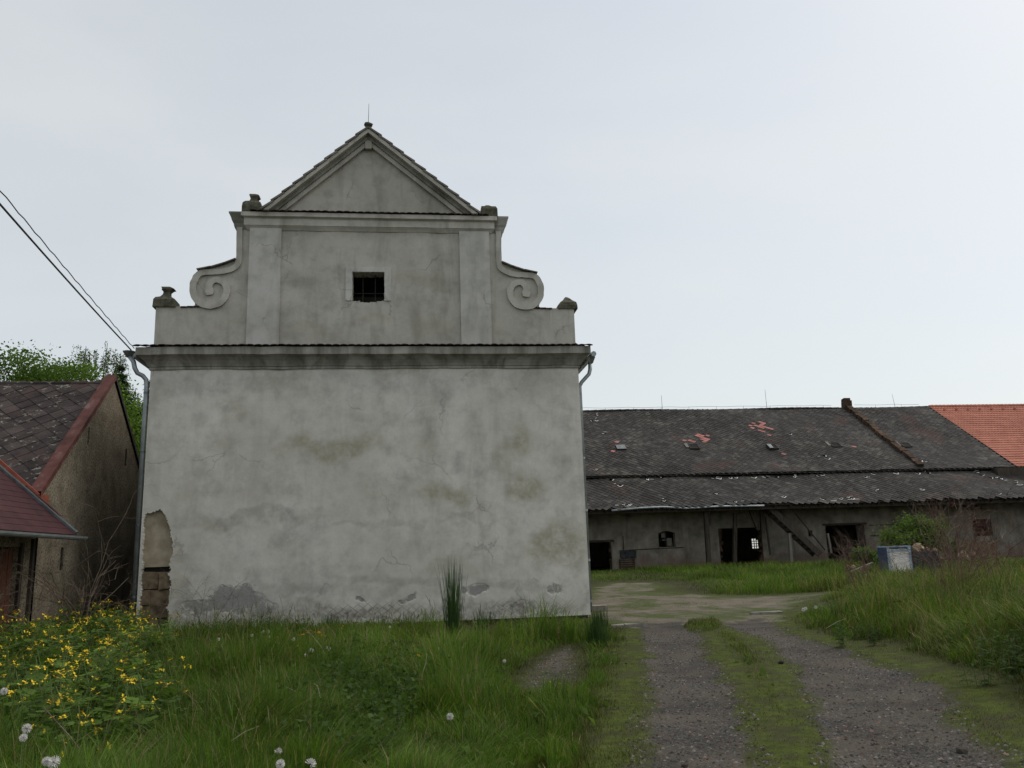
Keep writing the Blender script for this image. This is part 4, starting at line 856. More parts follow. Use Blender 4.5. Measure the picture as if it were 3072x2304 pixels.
# fire wall coping running up the roof
XP = 40.6
for k in range(20):
    a, b = k / 20, (k + .96) / 20; pa = np.array([XP + rr.uniform(-.06, .06), YM + (YRB - YM) * a, ZM + (ZRB - ZM) * a + .24]); pb = np.array([XP + rr.uniform(-.06, .06), YM + (YRB - YM) * b, ZM + (ZRB - ZM) * b + .24])
    MB().beam(pa, pb, .46 + rr.uniform(-.06, .1), .40 + rr.uniform(-.10, .08)).put('firewall_coping', M['firewall'], barn)
rough_block(XP - .34, XP + .34, YRB - .35, YRB + .35, ZRB - .2, ZRB + .72, .04, 3).put('firewall_cap', M['firewall'], barn)
rough_block(XP - .32, XP + .32, YRB - .28, YRB + .28, ZRB + .72, ZRB + .95, .03, 4).put('firewall_cap', M['firewall'], barn)
# lightning conductor on the ridge
MB().tube([(x, YRB, ZRB + .34 + .03 * math.sin(x * 1.7)) for x in np.arange(XB0, XP - .6, 1.3)], .012, 4).put('conductor_wire', M['iron'], barn)
MB().tube([(x, YRB, ZRB + .34 + .03 * math.sin(x * 1.7)) for x in np.arange(XP + .8, XB1 - .2, 1.3)], .012, 4).put('conductor_wire', M['iron'], barn)
for x in np.arange(XB0 + .5, XB1 - .5, 2.6): MB().tube([(x, YRB, ZRB), (x, YRB, ZRB + .36)], .012, 4).put('wire_holder', M['iron'], barn)
for x, y in ((1984, 1186), (2295, 1169), (2676, 1182)):
    p = onY(x, y, YRB); MB().tube([(p[0] + (.15 if x > 2500 else 0), YRB, ZRB), p], [.022, .012], 4).put('lightning_rod', M['iron'], barn)
# ---------------------------------------------------------------- house with the new orange roof at the right end
oran = empty('orange_roofed_house', (XB1 + 9, YB, ZG), 'neighbouring house with new orange clay tile roof at the right edge', 'building')
X2 = XB1 + 18; p0 = np.array([0, YM - .05, ZM + .02]); uu = np.array([0, YRB - YM + .05, ZRB - ZM]); LO = np.linalg.norm(uu); uu = uu / LO; nn = np.array([0, -uu[2], uu[1]]); NC = 28
for k in range(NC):
    a, b = k * LO / NC, (k + 1.15) * LO / NC; v = []; n = int((X2 - XB1) / .06)
    for i in range(n + 1):
        x = XB1 + i * .06; ph = (i % 5) / 5; wv = .028 * math.sin(ph * 2 * math.pi)
        for tt, h in ((a, .03), (a, .11), (b, .05)): q = p0 + uu * tt + nn * (h + wv); v.append((x, q[1], q[2]))
    f = []
    for i in range(n): o_ = i * 3; f += [(o_ + 1, o_ + 4, o_ + 5, o_ + 2), (o_, o_ + 3, o_ + 4, o_ + 1)]
    put('tile_course', v, f, M['newtile'], oran)
for k in range(45):
    x = XB1 + k * .4; MB().tube([(x, YRB, ZRB + .1), (x + .42, YRB, ZRB + .13)], [.15, .165], 8).put('ridge_tile', M['newtile'], oran)
for k in range(14):
    x = XB1 + .9 + k * 1.2; q = p0 + uu * (LO - .9) + nn * .12; MB().box(x, x + .14, q[1] - .1, q[1] + .1, q[2], q[2] + .1).put('snow_guard', M['newtile'], oran)
put('roof_deck', [(XB1 + .02, YM, ZM), (X2, YM, ZM), (X2, YRB, ZRB), (XB1 + .02, YRB, ZRB)], [(0, 1, 2, 3)], M['dark'], oran)
# cornice of the pale wall end under the orange roof
MB().box(44.9, X2, YB - .16, YB - .01, 4.35, 4.6).box(44.9, X2, YB - .08, YB - .01, 3.9, 4.05).put('wall_cornice', M['barnwall'], oran)
MB().box(46.6, X2, YB + .2, YM + .1, 6.6, ZM - .05).put('eaves_box', M['timber'], oran)

# ---------------------------------------------------------------- trees
def leaf_mesh(name, pts, size, cols, mat, droop=0., seed=0, asp=.62):
    """one mesh of many small leaves (rhombs folded along the midrib) with a colour per leaf"""
    r = np.random.default_rng(seed); n = len(pts); pts = np.asarray(pts); size = np.broadcast_to(size, (n,)) * r.uniform(.65, 1.3, n)
    d = r.normal(size=(n, 3)); d[:, 2] = d[:, 2] * .6 - droop; d /= np.linalg.norm(d, axis=1)[:, None]
    s = np.cross(d, r.normal(size=(n, 3))); s /= np.linalg.norm(s, axis=1)[:, None] + 1e-9; nn = np.cross(d, s)
    a = pts; b = pts + (d * .5 + s * .5 * asp + nn * .08) * size[:, None]; c = pts + d * size[:, None]; e = pts + (d * .5 - s * .5 * asp + nn * .08) * size[:, None]
    v = np.stack([a, b, c, e], 1).reshape(-1, 3); base = np.arange(n)[:, None] * 4; f = base + np.array([[0, 1, 2, 3]])
    return fast_mesh(name, v, f, mat, np.repeat(cols, 4, 0))
def fast_mesh(name, v, f, mat, col=None):
    me = bpy.data.meshes.new(name); n, k = f.shape; me.vertices.add(len(v)); me.vertices.foreach_set('co', np.asarray(v, np.float32).ravel())
    me.loops.add(n * k); me.loops.foreach_set('vertex_index', f.astype(np.int32).ravel()); me.polygons.add(n); me.polygons.foreach_set('loop_start', (np.arange(n) * k).astype(np.int32))
    me.update(calc_edges=True); me.materials.append(mat)
    if col is not None:
        a = me.attributes.new('col', 'FLOAT_COLOR', 'POINT'); a.data.foreach_set('color', np.concatenate([col, np.ones((len(col), 1))], 1).astype(np.float32).ravel())
    return me
def link(name, me, parent=None, loc=None, **t):
    o = bpy.data.objects.new(name, me); COL.objects.link(o); o.parent = parent
    if loc is not None: o.location = loc
    return tag(o, **t)
def crown(cl, n, seed, tight=.55):
    """points in clumps spread over ellipsoids (cx,cy,cz,rx,ry,rz,weight)"""
    r = np.random.default_rng(seed); W_ = np.array([c[6] for c in cl]); W_ = W_ / W_.sum(); out = []; tone = []
    for c, w in zip(cl, W_):
        k = max(6, int(70 * w * len(cl) ** .5)); m_ = int(n * w)
        d = r.normal(size=(k, 3)); d /= np.linalg.norm(d, axis=1)[:, None]; rad = r.uniform(.45, 1.0, k) ** .6
        cen = np.array(c[:3]) + d * rad[:, None] * np.array(c[3:6]); wch = r.integers(0, k, m_)
        p = cen[wch] + r.normal(size=(m_, 3)) * np.array(c[3:6]) * .17
        out.append(p); tone.append(r.uniform(.7, 1.25, k)[wch])
    return np.concatenate(out), np.concatenate(tone)
def green(n, a, b, tone, seed, yellow=0.):
    r = np.random.default_rng(seed); f = r.random(n)[:, None]; c = np.array(a) * (1 - f) + np.array(b) * f; return np.clip(c * np.asarray(tone)[:, None] * r.uniform(.8, 1.2, n)[:, None], 0, 1)
def trunk(base, top, r0, limbs, seed):
    r = np.random.default_rng(seed); m = MB(); base = np.array(base, float); top = np.array(top, float)
    path = [base + (top - base) * t_ + np.array([math.sin(t_ * 5 + seed) * .12, math.cos(t_ * 4) * .1, 0]) for t_ in np.linspace(0, 1, 7)]; m.tube(path, list(np.linspace(r0, r0 * .3, 7)), 7)
    for k in range(limbs):
        t_ = r.uniform(.35, .9); s = base + (top - base) * t_; a = r.uniform(0, 6.28); l = r.uniform(.18, .4) * np.linalg.norm(top - base)
        e = s + np.array([math.cos(a) * l, math.sin(a) * l, l * .55]); m.tube([s, (s + e) / 2 + np.array([0, 0, -.1]), e], [r0 * .35, r0 * .22, r0 * .08], 5)
    return m
def tree(name, base, top, r0, cl, n, size, ca, cb, label, seed, droop=.2, limbs=9):
    root = empty(name, base, label, 'tree'); trunk(base, top, r0, limbs, seed).put('trunk', M['bark'], root, smooth=True)
    p, tn = crown(cl, n, seed); me = leaf_mesh('crown', p - np.array(base), size, green(len(p), ca, cb, tn, seed), M['leaf'], droop, seed); o = link('crown', me, root); return root
def TP(x, y, Y): return onY(x, y, Y)
g1 = ((.05, .10, .016), (.10, .165, .03)); g2 = ((.03, .06, .018), (.055, .095, .03))
tree('leafy_tree', (-19.5, 42, .3), (-19.3, 42, 11.2), .3, [(-19.2, 42, 10.4, 2.6, 2.6, 1.9, 2.2), (-16.8, 42, 10.2, 2.2, 2.4, 1.5, 1.6), (-21.8, 42, 9.8, 2.4, 2.4, 1.5, 1.6), (-19.4, 42, 7.6, 3.8, 3, 2.2, 2.0)], 30000, .16, *g1, 'bright green broadleaf tree above the slate roof at the left edge', 3)
tree('leafy_tree', (-15.2, 44, .3), (-15.1, 44, 9.6), .25, [(-16.0, 44, 9.5, 2.0, 2, 1.1, 1.0), (-14.9, 44, 8.2, 1.6, 1.8, 2.0, 1.0), (-14.2, 44, 5.6, 1.3, 1.6, 2.6, 1.3), (-13.5, 44, 3.2, 1.2, 1.4, 2.0, .8)], 22000, .16, (.075, .14, .02), (.135, .22, .04), 'light green broadleaf tree filling the gap between house and granary', 5)
def birch(base, tops, seed, label):
    r = np.random.default_rng(seed); root = empty('birch_tree', base, label, 'tree'); base = np.array(base, float); m = MB(); P = []
    m.tube([base, base + np.array([.1, 0, 5.5])], [.16, .1], 6)
    for tx, tz, w, dr in tops:
        top = np.array([tx, base[1], tz]); m.tube([base + np.array([.1, 0, 5.5]), np.array([tx - w * .2, base[1], tz - 2.6]), top], [.08, .04, .015], 5)
        for k in range(44):
            fr_ = r.uniform(0, 1); s = top + np.array([r.normal(0, w * (.25 + .75 * fr_)), r.normal(0, w * .6), -fr_ ** 1.2 * 2.4]); l = r.uniform(.5, dr); e = s + np.array([r.normal(0, .1), r.normal(0, .1), -l])
            m.tube([s, (s + e) / 2, e], [.008, .006, .003], 3, False)
            kk = int(l * 34); tt = r.random(kk)[:, None]; P.append(s + (e - s) * tt + r.normal(0, .05, (kk, 3)))
    m.put('trunk', M['bark'], root); P = np.concatenate(P)
    link('crown', leaf_mesh('crown', P - base, .10, green(len(P), (.045, .08, .025), (.08, .125, .04), np.ones(len(P)), seed), M['leaf'], .8, seed), root)
birch((-19.5, 50, .3), [(-20.6, 14.0, .6, 1.5), (-19.2, 14.7, .75, 1.6), (-18.0, 14.9, .7, 1.6), (-17.2, 14.3, .4, 1.1)], 2, 'thin weeping birch with hanging sprays behind the green treetops')
birch((-25.4, 50, .3), [(-25.2, 14.5, .5, 1.8), (-24.4, 14.2, .4, 1.5)], 4, 'weeping birch whose hanging sprays show at the left picture edge')
birch((-15.7, 49, .3), [(-16.6, 11.6, .4, 1.2), (-15.9, 11.9, .3, 1.0)], 6, 'small birch top just left of the red verge peak')
def spruce(base, h, rw, seed, label):
    r = np.random.default_rng(seed); root = empty('spruce_tree', base, label, 'tree'); base = np.array(base, float); m = MB(); m.tube([base, base + np.array([0, 0, h])], [.2, .01], 6); P = []; 
    for k in range(46):
        z = h * (1 - (k / 46) ** .8 * .78); rad = rw * (1 - z / h) ** .75 + .12
        for q in range(5):
            a = r.uniform(0, 6.28); e = base + np.array([math.cos(a) * rad, math.sin(a) * rad, z - rad * .25]); s = base + np.array([0, 0, z]); m.tube([s, e], [.02, .006], 3, False)
            kk = int(60 + rad * 110); tt = r.random(kk)[:, None] ** .7; P.append(s + (e - s) * tt + r.normal(0, .07 + .05 * rad, (kk, 3)) * np.array([1, 1, .8]) - np.array([0, 0, .05]))
    m.put('trunk', M['bark'], root); P = np.concatenate(P); link('crown', leaf_mesh('crown', P - base, .15, green(len(P), (.018, .036, .014), (.035, .058, .022), np.ones(len(P)), seed), M['leaf'], .5, seed, .3), root)
spruce((-15.9, 46.5, .3), 12.3, 2.6, 8, 'dark spruce rising behind the red verge peak')
spruce((-14.9, 48, .3), 11.7, 3.0, 9, 'dark larch like conifer beside the granary downpipe')

# ---------------------------------------------------------------- shrubs by the barn
def bush(name, cl, n, size, ca, cb, label, seed, base):
    root = empty(name, base, label, 'shrub'); m = MB(); r = np.random.default_rng(seed); b = np.array(base, float)
    for k in range(7): e = np.array(cl[k % len(cl)][:3]) + r.normal(0, .3, 3); m.tube([b + r.normal(0, .1, 3) * np.array([1, 1, 0]), (b + e) / 2, e], [.04, .03, .012], 5)
    m.put('branches', M['bark'], root); p, tn = crown(cl, n, seed); p[:, 2] = np.maximum(p[:, 2], base[2] + .02)
    link('foliage', leaf_mesh('foliage', p - b, size, green(len(p), ca, cb, tn, seed), M['leaf'], .1, seed), root); return root
def at(x, y, Y): return TP(x, y, Y)
c1 = at(2740, 1610, 52); bush('green_shrub', [(c1[0], 52, c1[2], 1.9, 1.4, 1.25, 2), (c1[0] - 1.1, 51.6, 1.3, 1.3, 1.2, 1.0, 1.2), (c1[0] + 1.2, 52, 2.4, 1.0, 1.0, .8, .8), (c1[0] + 2.0, 52, 3.0, .4, .4, .4, .25), (c1[0] + .2, 51.5, 1.1, 2.1, 1.2, 1.0, 1.2)], 13000, .17, (.055, .10, .018), (.105, .17, .034), 'large bright green elder shrub in front of the barn wall', 12, (c1[0], 52, .3))
c1 = at(2590, 1668, 47); bush('green_shrub', [(c1[0], 47, .95, .62, .6, .5, 1), (c1[0] + .5, 47, .7, .6, .5, .45, .6)], 2200, .13, (.045, .09, .017), (.08, .14, .032), 'small round green shrub left of the large elder', 13, (c1[0], 47, .2))
# ---------------------------------------------------------------- dry twig shrubs
def twigs(base, h, spread, n, seed, lean=(0, 0), r0=.014, arch=.5, depth=3):
    r = np.random.default_rng(seed); m = MB(); b = np.array(base, float)
    def grow(s, d, l, rad, lev):
        p = s.copy(); path = [p.copy()]; dd = d.copy()
        for k in range(4):
            dd = dd + r.normal(0, .16, 3) + np.array([0, 0, -arch * .12 * k]); dd /= np.linalg.norm(dd); p = p + dd * l / 4; path.append(p.copy())
        if path[-1][2] < .03: path[-1][2] = .03
        m.tube(path, [rad * (1 - .17 * k) for k in range(5)], 4 if lev == 0 else 3, False)
        if lev < depth - 1:
            for k in range(int(r.integers(3, 6))):
                i = int(r.integers(1, 5)); nd = dd + r.normal(0, .75, 3); nd[2] += .2; nd /= np.linalg.norm(nd); grow(path[i], nd, l * r.uniform(.3, .62), rad * .55, lev + 1)
    for k in range(n):
        a = r.uniform(0, 6.28); tilt = r.uniform(.1, spread); d = np.array([math.cos(a) * tilt + lean[0], math.sin(a) * tilt * .7 + lean[1], 1.0]); d /= np.linalg.norm(d); grow(b + np.array([r.normal(0, .15), r.normal(0, .12), 0]), d, h * r.uniform(.7, 1.1), r0, 0)
    return m
def dry(base, h, spread, n, seed, label, mat='twig', **k):
    base = (base[0], base[1], float(gh(base[0], base[1]))); return twigs(base, h, spread, n, seed, **k).put('dry_shrub', M[mat], org=base, label=label, cat='shrub', group='leafless dry shrubs')
dry((-6.75, 18.6), 2.3, .75, 8, 1, 'bare arching twig shrub in the gap before the granary downpipe', r0=.017)
dry((-8.0, 17.0), 1.9, .8, 7, 2, 'bare twig shrub in front of the brown plank door', r0=.013)
dry((-7.35, 14.4), 1.25, .9, 14, 3, 'low tangle of reddish brown twigs at the left picture edge', 'redtwig', r0=.012)
dry((-5.9, 19.6), 1.1, .8, 7, 4, 'thin bare twigs before the rubble blocked doorway', r0=.008)
dry((-4.6, 20.0), 1.2, .6, 5, 14, 'thin bare weed stalks before the grey patch on the granary wall', r0=.007)
dry((13.4, 19.5), 2.1, .7, 12, 5, 'tall brown bare shrub at the right picture edge, nearest one', 'twig', r0=.011)
dry((15.9, 22.5), 2.5, .7, 12, 6, 'tall reddish bare shrub at the right picture edge, behind the nearest', 'redtwig', r0=.011)
dry((13.9, 24.5), 1.7, .7, 11, 7, 'brown bare shrub on the right bank below the pale barn wall', 'twig', r0=.010)
dry((20.4, 27.0), 2.6, .7, 12, 8, 'reddish bare shrub right of the dark concrete block', 'redtwig', r0=.014)
dry((10.7, 15.6), 1.35, .6, 16, 31, 'knee high brown bare stems low at the right picture edge', 'redtwig', r0=.007)
dry((12.2, 17.4), 1.6, .6, 18, 32, 'brown bare stems on the right bank, just left of the picture edge', 'twig', r0=.008)
dry((11.3, 19.8), 1.3, .6, 14, 33, 'sparse brown bare stems midway up the right bank', 'redtwig', r0=.007)
dry((34.6, 50), 3.6, .6, 10, 9, 'tall grey bare shrub against the barn window right of the green elder', 'twig', r0=.026)
dry((30.5, 55.5), 1.6, 1.1, 8, 10, 'flattened heap of grey branches before the barn doorway', 'twig', r0=.02)
dry((19.5, 57.6), 1.0, .9, 7, 11, 'thin grey branches at the foot of the barn post', 'twig', r0=.016)

# ---------------------------------------------------------------- tank, block and rubble on the right
c0 = onZ(2692, 1724, .05); bx0, by0 = c0[0], c0[1]; zg = float(gh(bx0, by0))
tank = empty('tank_crate', (bx0, by0, zg), 'blue crate with pale panel standing in the grass beside the dark block', 'container')
hw, hd, hh_ = .60, .66, 1.36
R_ = lambda x, y, z: (bx0 + x * .97 + y * .25, by0 - x * .25 + y * .97, zg + z)
def rbox(x0, x1, y0, y1, z0, z1):
    m = MB().box(x0, x1, y0, y1, z0, z1); m.v = [R_(*p) for p in m.v]; return m
rbox(-hw, -hw + .05, -hd, hd, 0, hh_).put('side_panel', M['blue'], tank); rbox(hw - .05, hw, -hd, hd, 0, hh_).put('side_panel', M['blue'], tank); rbox(-hw + .06, hw - .06, hd - .05, hd, 0, hh_).put('rear_panel', M['blue'], tank)
rbox(-hw + .06, hw - .06, -hd + .05, hd - .06, hh_ - .22, hh_ - .16).put('lid', M['blue'], tank); rbox(-hw + .16, hw - .16, -hd + .0, -hd + .04, 0, hh_ - .1).put('front_panel', M['whitepanel'], tank)
for e in ((-hw - .02, -hw + .03, -hd, hd), (hw - .03, hw + .02, -hd, hd), (-hw + .035, hw - .035, -hd - .02, -hd + .05), (-hw + .035, hw - .035, hd - .04, hd + .02)): rbox(*e, hh_, hh_ + .06).put('top_rail', M['lightblue'], tank)
for x in (-hw + .04, hw - .16): rbox(x, x + .12, -hd - .03, -hd + .03, 0, hh_ - .005).put('corner_post', M['lightblue'], tank)
rbox(-hw + .17, hw - .17, -hd - .025, -hd - .004, hh_ - .22, hh_ - .12).put('top_rail', M['lightblue'], tank)
cb = onZ(2772, 1722, .05); zb = float(gh(cb[0], cb[1])); rough_block(cb[0] - .68, cb[0] + .68, cb[1] - .4, cb[1] + .7, zb, zb + 1.12, .03, 8).put('concrete_block', M['concrete'], org=(cb[0], cb[1], zb), label='dark square concrete block beside the blue crate', cat='block')
def stone_mesh(seed, mat):
    r = np.random.default_rng(seed); bm = bmesh.new(); bmesh.ops.create_icosphere(bm, subdivisions=1, radius=1)
    for v_ in bm.verts: v_.co *= r.uniform(.72, 1.15); v_.co.z *= .7
    me = bpy.data.meshes.new('rubble_stone'); bm.to_mesh(me); bm.free(); me.materials.append(mat); return me
SM = [stone_mesh(k, M['rubble']) for k in range(5)]; r_ = np.random.default_rng(21)
for k in range(26):
    if k < 14: p = (cb[0] + r_.uniform(-.75, .75), cb[1] + r_.uniform(-.2, .9), zb + 1.14 + r_.uniform(0, .22) * (1 if k > 8 else 0)); s = r_.uniform(.12, .26); lab, grp = 'rubble stone heaped on top of the dark concrete block', 'rubble on the concrete block'
    elif k < 20: p = (bx0 - 1.9 + r_.uniform(-.5, .7), by0 + r_.uniform(-.3, .6), zg + .22 + r_.uniform(0, .2)); s = r_.uniform(.12, .24); lab, grp = 'brown rubble stone lying left of the blue crate', 'rubble left of the blue crate'
    else: p = (cb[0] + 1.2 + r_.uniform(-.3, 3.5), cb[1] + 1.5 + r_.uniform(-.3, .8), .55 + r_.uniform(0, .35)); s = r_.uniform(.16, .34); lab, grp = 'pale rubble stone in the dry weeds right of the block', 'rubble right of the block'
    o = clone(proto(SM[k % 5]), 'rubble_stone', p, None, (r_.uniform(0, 3), r_.uniform(0, 3), r_.uniform(0, 3)), (s * 1.3, s, s)); tag(o, lab, 'stone', grp)
MB().beam((bx0 - 2.7, by0 - .2, zg + .18), (bx0 - 1.0, by0 + .4, zg + .62), .16, .07).put('loose_plank', M['paletimber'], org=(bx0 - 2, by0, zg), label='weathered plank leaning on rubble left of the blue crate', cat='plank')
MB().box(35.4, 38.2, 50.6, 51.2, .2, 1.55).put('low_brick_wall', M['rubble'], label='broken low wall of pale bricks right of the green elder', cat='wall')
# flat pale stones on the track
for k, (x, y, w_, d_, lab) in enumerate(((1375, 1352, .55, .10, 'long flat pale stone set across the left wheel track'), (1335, 1354, .3, .08, 'short pale stone left of the long flat one'), (1655, 1327, .8, .16, 'pale broken slab at the right edge of the dirt yard'), (1292, 1319, .5, .25, 'pale kerb stone at the foot of the granary corner'), (1268, 1395, .12, .08, 'small grey stone at the weedy verge'))):
    p = onZ(x * K, y * K); z = float(gz(p[0], p[1])); hgt = .16 if k == 3 else .06; rough_block(p[0] - w_ / 2, p[0] + w_ / 2, p[1] - d_ / 2, p[1] + d_ / 2, z - .03, z + hgt, .018, 30 + k).put('flat_stone', M['pale_stone'], org=(p[0], p[1], z), label=lab, cat='stone')
for k, (x, y, s, lab) in enumerate(((2077, 1615, .05, 'dark round clod on the right gravel track near the picture edge'), (1688, 1437, .045, 'small dark clod in the middle of the right track'), (1480, 1650, .03, 'small dark stone low on the left gravel track'))):
    p = onZ(x * K, y * K); o = clone(proto(stone_mesh(50 + k, M['found'])), 'dark_clod', (p[0], p[1], float(gz(p[0], p[1])) + s * .4), None, (0, 0, k), (s, s, s)); tag(o, lab, 'stone')
# loose gravel on the tracks
def inframe(x, y, z, mx=200):
    q = (np.stack([x, y, z], 1) - CAM) @ AX.T; px = PW / 2 + FPX * q[:, 0] / q[:, 2]; return (q[:, 2] > .5) & (px > -mx) & (px < PW + mx)
n = 110000; gxr = rng.uniform(0, 9, n); gyr = 5 + 12 * rng.random(n) ** 1.6
dd = np.minimum(np.minimum(pdist(gxr, gyr, RUT_L), pdist(gxr, gyr, RUT_R)), pdist(gxr, gyr, PATCH) + .1); ok = (dd < .12 + .3 * (fbm(gxr * 2, gyr * 2, 9) - .5)) & inframe(gxr, gyr, gxr * 0)
gxr, gyr = gxr[ok][:22000], gyr[ok][:22000]; n = len(gxr); sz = .004 + .016 * rng.random(n) ** 4; zc_ = gz(gxr, gyr)
oc = np.array([(1, 0, 0), (0, 1, 0), (-1, 0, 0), (0, -1, 0), (0, 0, .8)]); rot = rng.uniform(0, 6.28, n); cr, sr = np.cos(rot), np.sin(rot)
V = np.stack([np.stack([gxr + sz * (p[0] * cr * 1.3 - p[1] * sr), gyr + sz * (p[0] * sr * 1.3 + p[1] * cr), zc_ + sz * p[2] - .001], 1) for p in oc], 1).reshape(-1, 3)
Fa = (np.arange(n)[:, None, None] * 5 + np.array([[0, 1, 4], [1, 2, 4], [2, 3, 4], [3, 0, 4]])[None]).reshape(-1, 3)
t = NT('gravel_stones'); M['gravelstone'] = t.done(t.attrc('col'), .95, .1)
gc = np.array([.062, .057, .052]) * (.4 + 2.4 * rng.random(n)[:, None] ** 2) * np.where(rng.random(n)[:, None] < .12, np.array([[1.25, .75, .7]]), 1.0); link('gravel', fast_mesh('gravel', V, Fa, M['gravelstone'], np.repeat(gc, 5, 0)), label='loose dark gravel scattered along the wheel tracks', cat='gravel', kind='stuff')

# ---------------------------------------------------------------- grass
def hfield(x, y):
    """grass height from the distance to the worn tracks"""
    d = dtrack(x, y); dpch = pdist(x, y, PATCH); n1 = fbm(x * .8, y * .8, 91, 3); n2 = fbm(x * 2.2 + 5, y * 2.2, 95, 3)
    leftz = (x < 1.0 + .13 * (y - 6.5)) & (y < 21.2)
    h = np.clip((d - .25) * .30, .02, .60)
    h = np.where(leftz, np.clip((d - .45) * .24, .02, .41) * (1 - .72 * sstep(16.5, 19.8, y)), h)
    rightz = (x > 4.0 + .42 * (y - 5.5)) & (y < 34) & (x > 4)
    h = np.where(rightz, np.clip((d - .55 + (n1 - .5) * .9) * .45, .02, .56), h)
    n3 = vnoise(x * 3.1 + 8, y * 3.1, 97); h = h * (.35 + 1.3 * n1) * (.45 + 1.1 * n2) * (.7 + .6 * n3)
    h = np.where(dpch < .5, np.minimum(h, .03 + np.clip(dpch, 0, 1) * .35), h)
    f1 = np.hypot((x - 3.0) / 2.4, (y - 18.8) / 2.6); h = np.where(f1 < 1, np.minimum(h, .05 + .07 * n2), h)
    h = np.where(pdist(x, y, ISLE) < 0, .05 + .08 * n2, h); h = np.where(d < .05, np.minimum(h, .03), h)
    yardgrass = (y > 30); h = np.where(yardgrass, np.clip((d - .5) * .16, .02, .40) * (.45 + n1) * np.where(x < 15.5, .45, 1.0), h)
    return h, d, dpch, leftz, rightz, n1
CEL = gpoly([(-40, 1345), (110, 1330), (250, 1338), (300, 1385), (330, 1440), (360, 1530), (370, 1620), (350, 1720), (150, 1800), (-60, 1760)])
NET = gpoly([(560, 1640), (600, 1570), (700, 1520), (850, 1500), (900, 1540), (880, 1640), (800, 1720), (600, 1740)]); NET2 = gpoly([(660, 1470), (740, 1450), (880, 1440), (930, 1480), (880, 1510), (740, 1510)]); NET3 = gpoly([(2085, 1500), (2140, 1460), (2230, 1460), (2300, 1530), (2200, 1540)]); NET4 = gpoly([(200, 1630), (280, 1560), (400, 1600), (470, 1680), (300, 1760)])
NET5 = gpoly([(1790, 1400), (1830, 1380), (1900, 1390), (1960, 1415), (1900, 1420)]); NET6 = gpoly([(1740, 1345), (1790, 1320), (1850, 1320), (1860, 1350)])
N = 900000
th = rng.uniform(-.66, .76, N) ; rad = 4.6 * (62 / 4.6) ** (rng.random(N) ** 1.25)
bxx = np.sin(YAW + th) * rad; byy = np.cos(YAW + th) * rad
hh0, dd0, dp0, lz, rz, nn1 = hfield(bxx, byy)
inb = ((bxx > UC - 5.5) & (bxx < UC + 5.55) & (byy > Y0 + .03)) | ((bxx < XG + .02) & (byy > YF + .1)) | ((bxx < XW + .05) & (byy > 8.9)) | (byy > 59.7) | ((bxx < 4.5) & (byy > Y0))
prob = np.where(dd0 < 0, .02 + .25 * sstep(-.35, 0, dd0) * (nn1 > .5) + np.where(byy > 17, .9 * sstep(.46, .60, fbm(bxx * .9 + 4, byy * .9, 55, 3)), 0), 1.0) * np.where(dp0 < 0, .10, 1) * np.where(hh0 < .08, .55, 1.0)
incel = pdist(bxx, byy, CEL) < 0; prob = np.where(incel, prob * .22, prob)
keepm = (~inb) & (rng.random(N) < prob) & (bxx > -24) & (bxx < 45)
idxs = np.nonzero(keepm)[0][:330000]
bxx, byy, hh0, dd0, lz, rz, nn1 = (a[idxs] for a in (bxx, byy, hh0, dd0, lz, rz, nn1)); n = len(bxx); dist = np.hypot(bxx, byy)
H_ = hh0 * rng.uniform(.5, 1.25, n) + .012; Wd = np.clip(.0042 + .00026 * dist, 0, .02) * rng.uniform(.7, 1.4, n) * np.clip(H_ / .15, .55, 1.15) * np.where(rng.random(n) < .14, 1.9, 1.0)
ang = rng.uniform(0, 6.28, n); lean = np.abs(rng.normal(0, .30, n)) + .04 + .35 * sstep(.55, .75, fbm(bxx * 1.1, byy * 1.1, 44, 2)); la = np.where(rng.random(n) < .55, 6.28 * fbm(bxx * .6, byy * .6, 47, 2) * 2, ang + rng.normal(1.57, .5, n)); bend = lean * H_
zb0 = gz(bxx, byy) - .01
ts = [0, .38, .74, 1.0]; ws_ = [1, .85, .5, 0.0]
vs = []
for t_, w_ in zip(ts, ws_):
    cx = bxx + np.cos(la) * bend * t_ ** 2 * 1.5; cy_ = byy + np.sin(la) * bend * t_ ** 2 * 1.5; cz_ = zb0 + H_ * (t_ - .25 * lean * t_ ** 3)
    if w_ > 0:
        for s in (-1, 1): vs.append(np.stack([cx + s * np.cos(ang) * Wd * w_ / 2, cy_ + s * np.sin(ang) * Wd * w_ / 2, cz_], 1))
    else: vs.append(np.stack([cx, cy_, cz_], 1))
V = np.stack(vs, 1).reshape(-1, 3); o7 = np.arange(n)[:, None] * 7
T_ = (o7[:, :, None] + np.array([[0, 1, 3], [0, 3, 2], [2, 3, 5], [2, 5, 4], [4, 5, 6]])[None]).reshape(-1, 3)
f = rng.random(n)[:, None]; cg = np.array([.034, .074, .009]) * (1 - f) + np.array([.110, .182, .024]) * f
short = (hh0 < .10)[:, None]; cg = np.where(short, np.array([.040, .056, .010]) * (1 - f) + np.array([.080, .105, .019]) * f, cg)
pat = fbm(bxx * .5, byy * .5, 99, 3)[:, None]; cg = cg * (.22 + 1.5 * pat)
dryp = np.where(rz, .26, .09) + .10 * (pat[:, 0] > .62); dm = (rng.random(n) < dryp)[:, None]; cg = np.where(dm, np.array([.20, .165, .085]) * rng.uniform(.55, 1.3, n)[:, None], cg)
cc = np.repeat(cg, 7, 0).reshape(n, 7, 3) * np.array([.6, .6, .9, .9, 1.1, 1.1, 1.25])[None, :, None]  # blade bases darkened and tips lightened in colour, imitating shade among the grass
link('grass', fast_mesh('grass', V, T_, M['grass'], cc.reshape(-1, 3)), label='green meadow grass growing over the yard and its verges', cat='grass', kind='stuff')

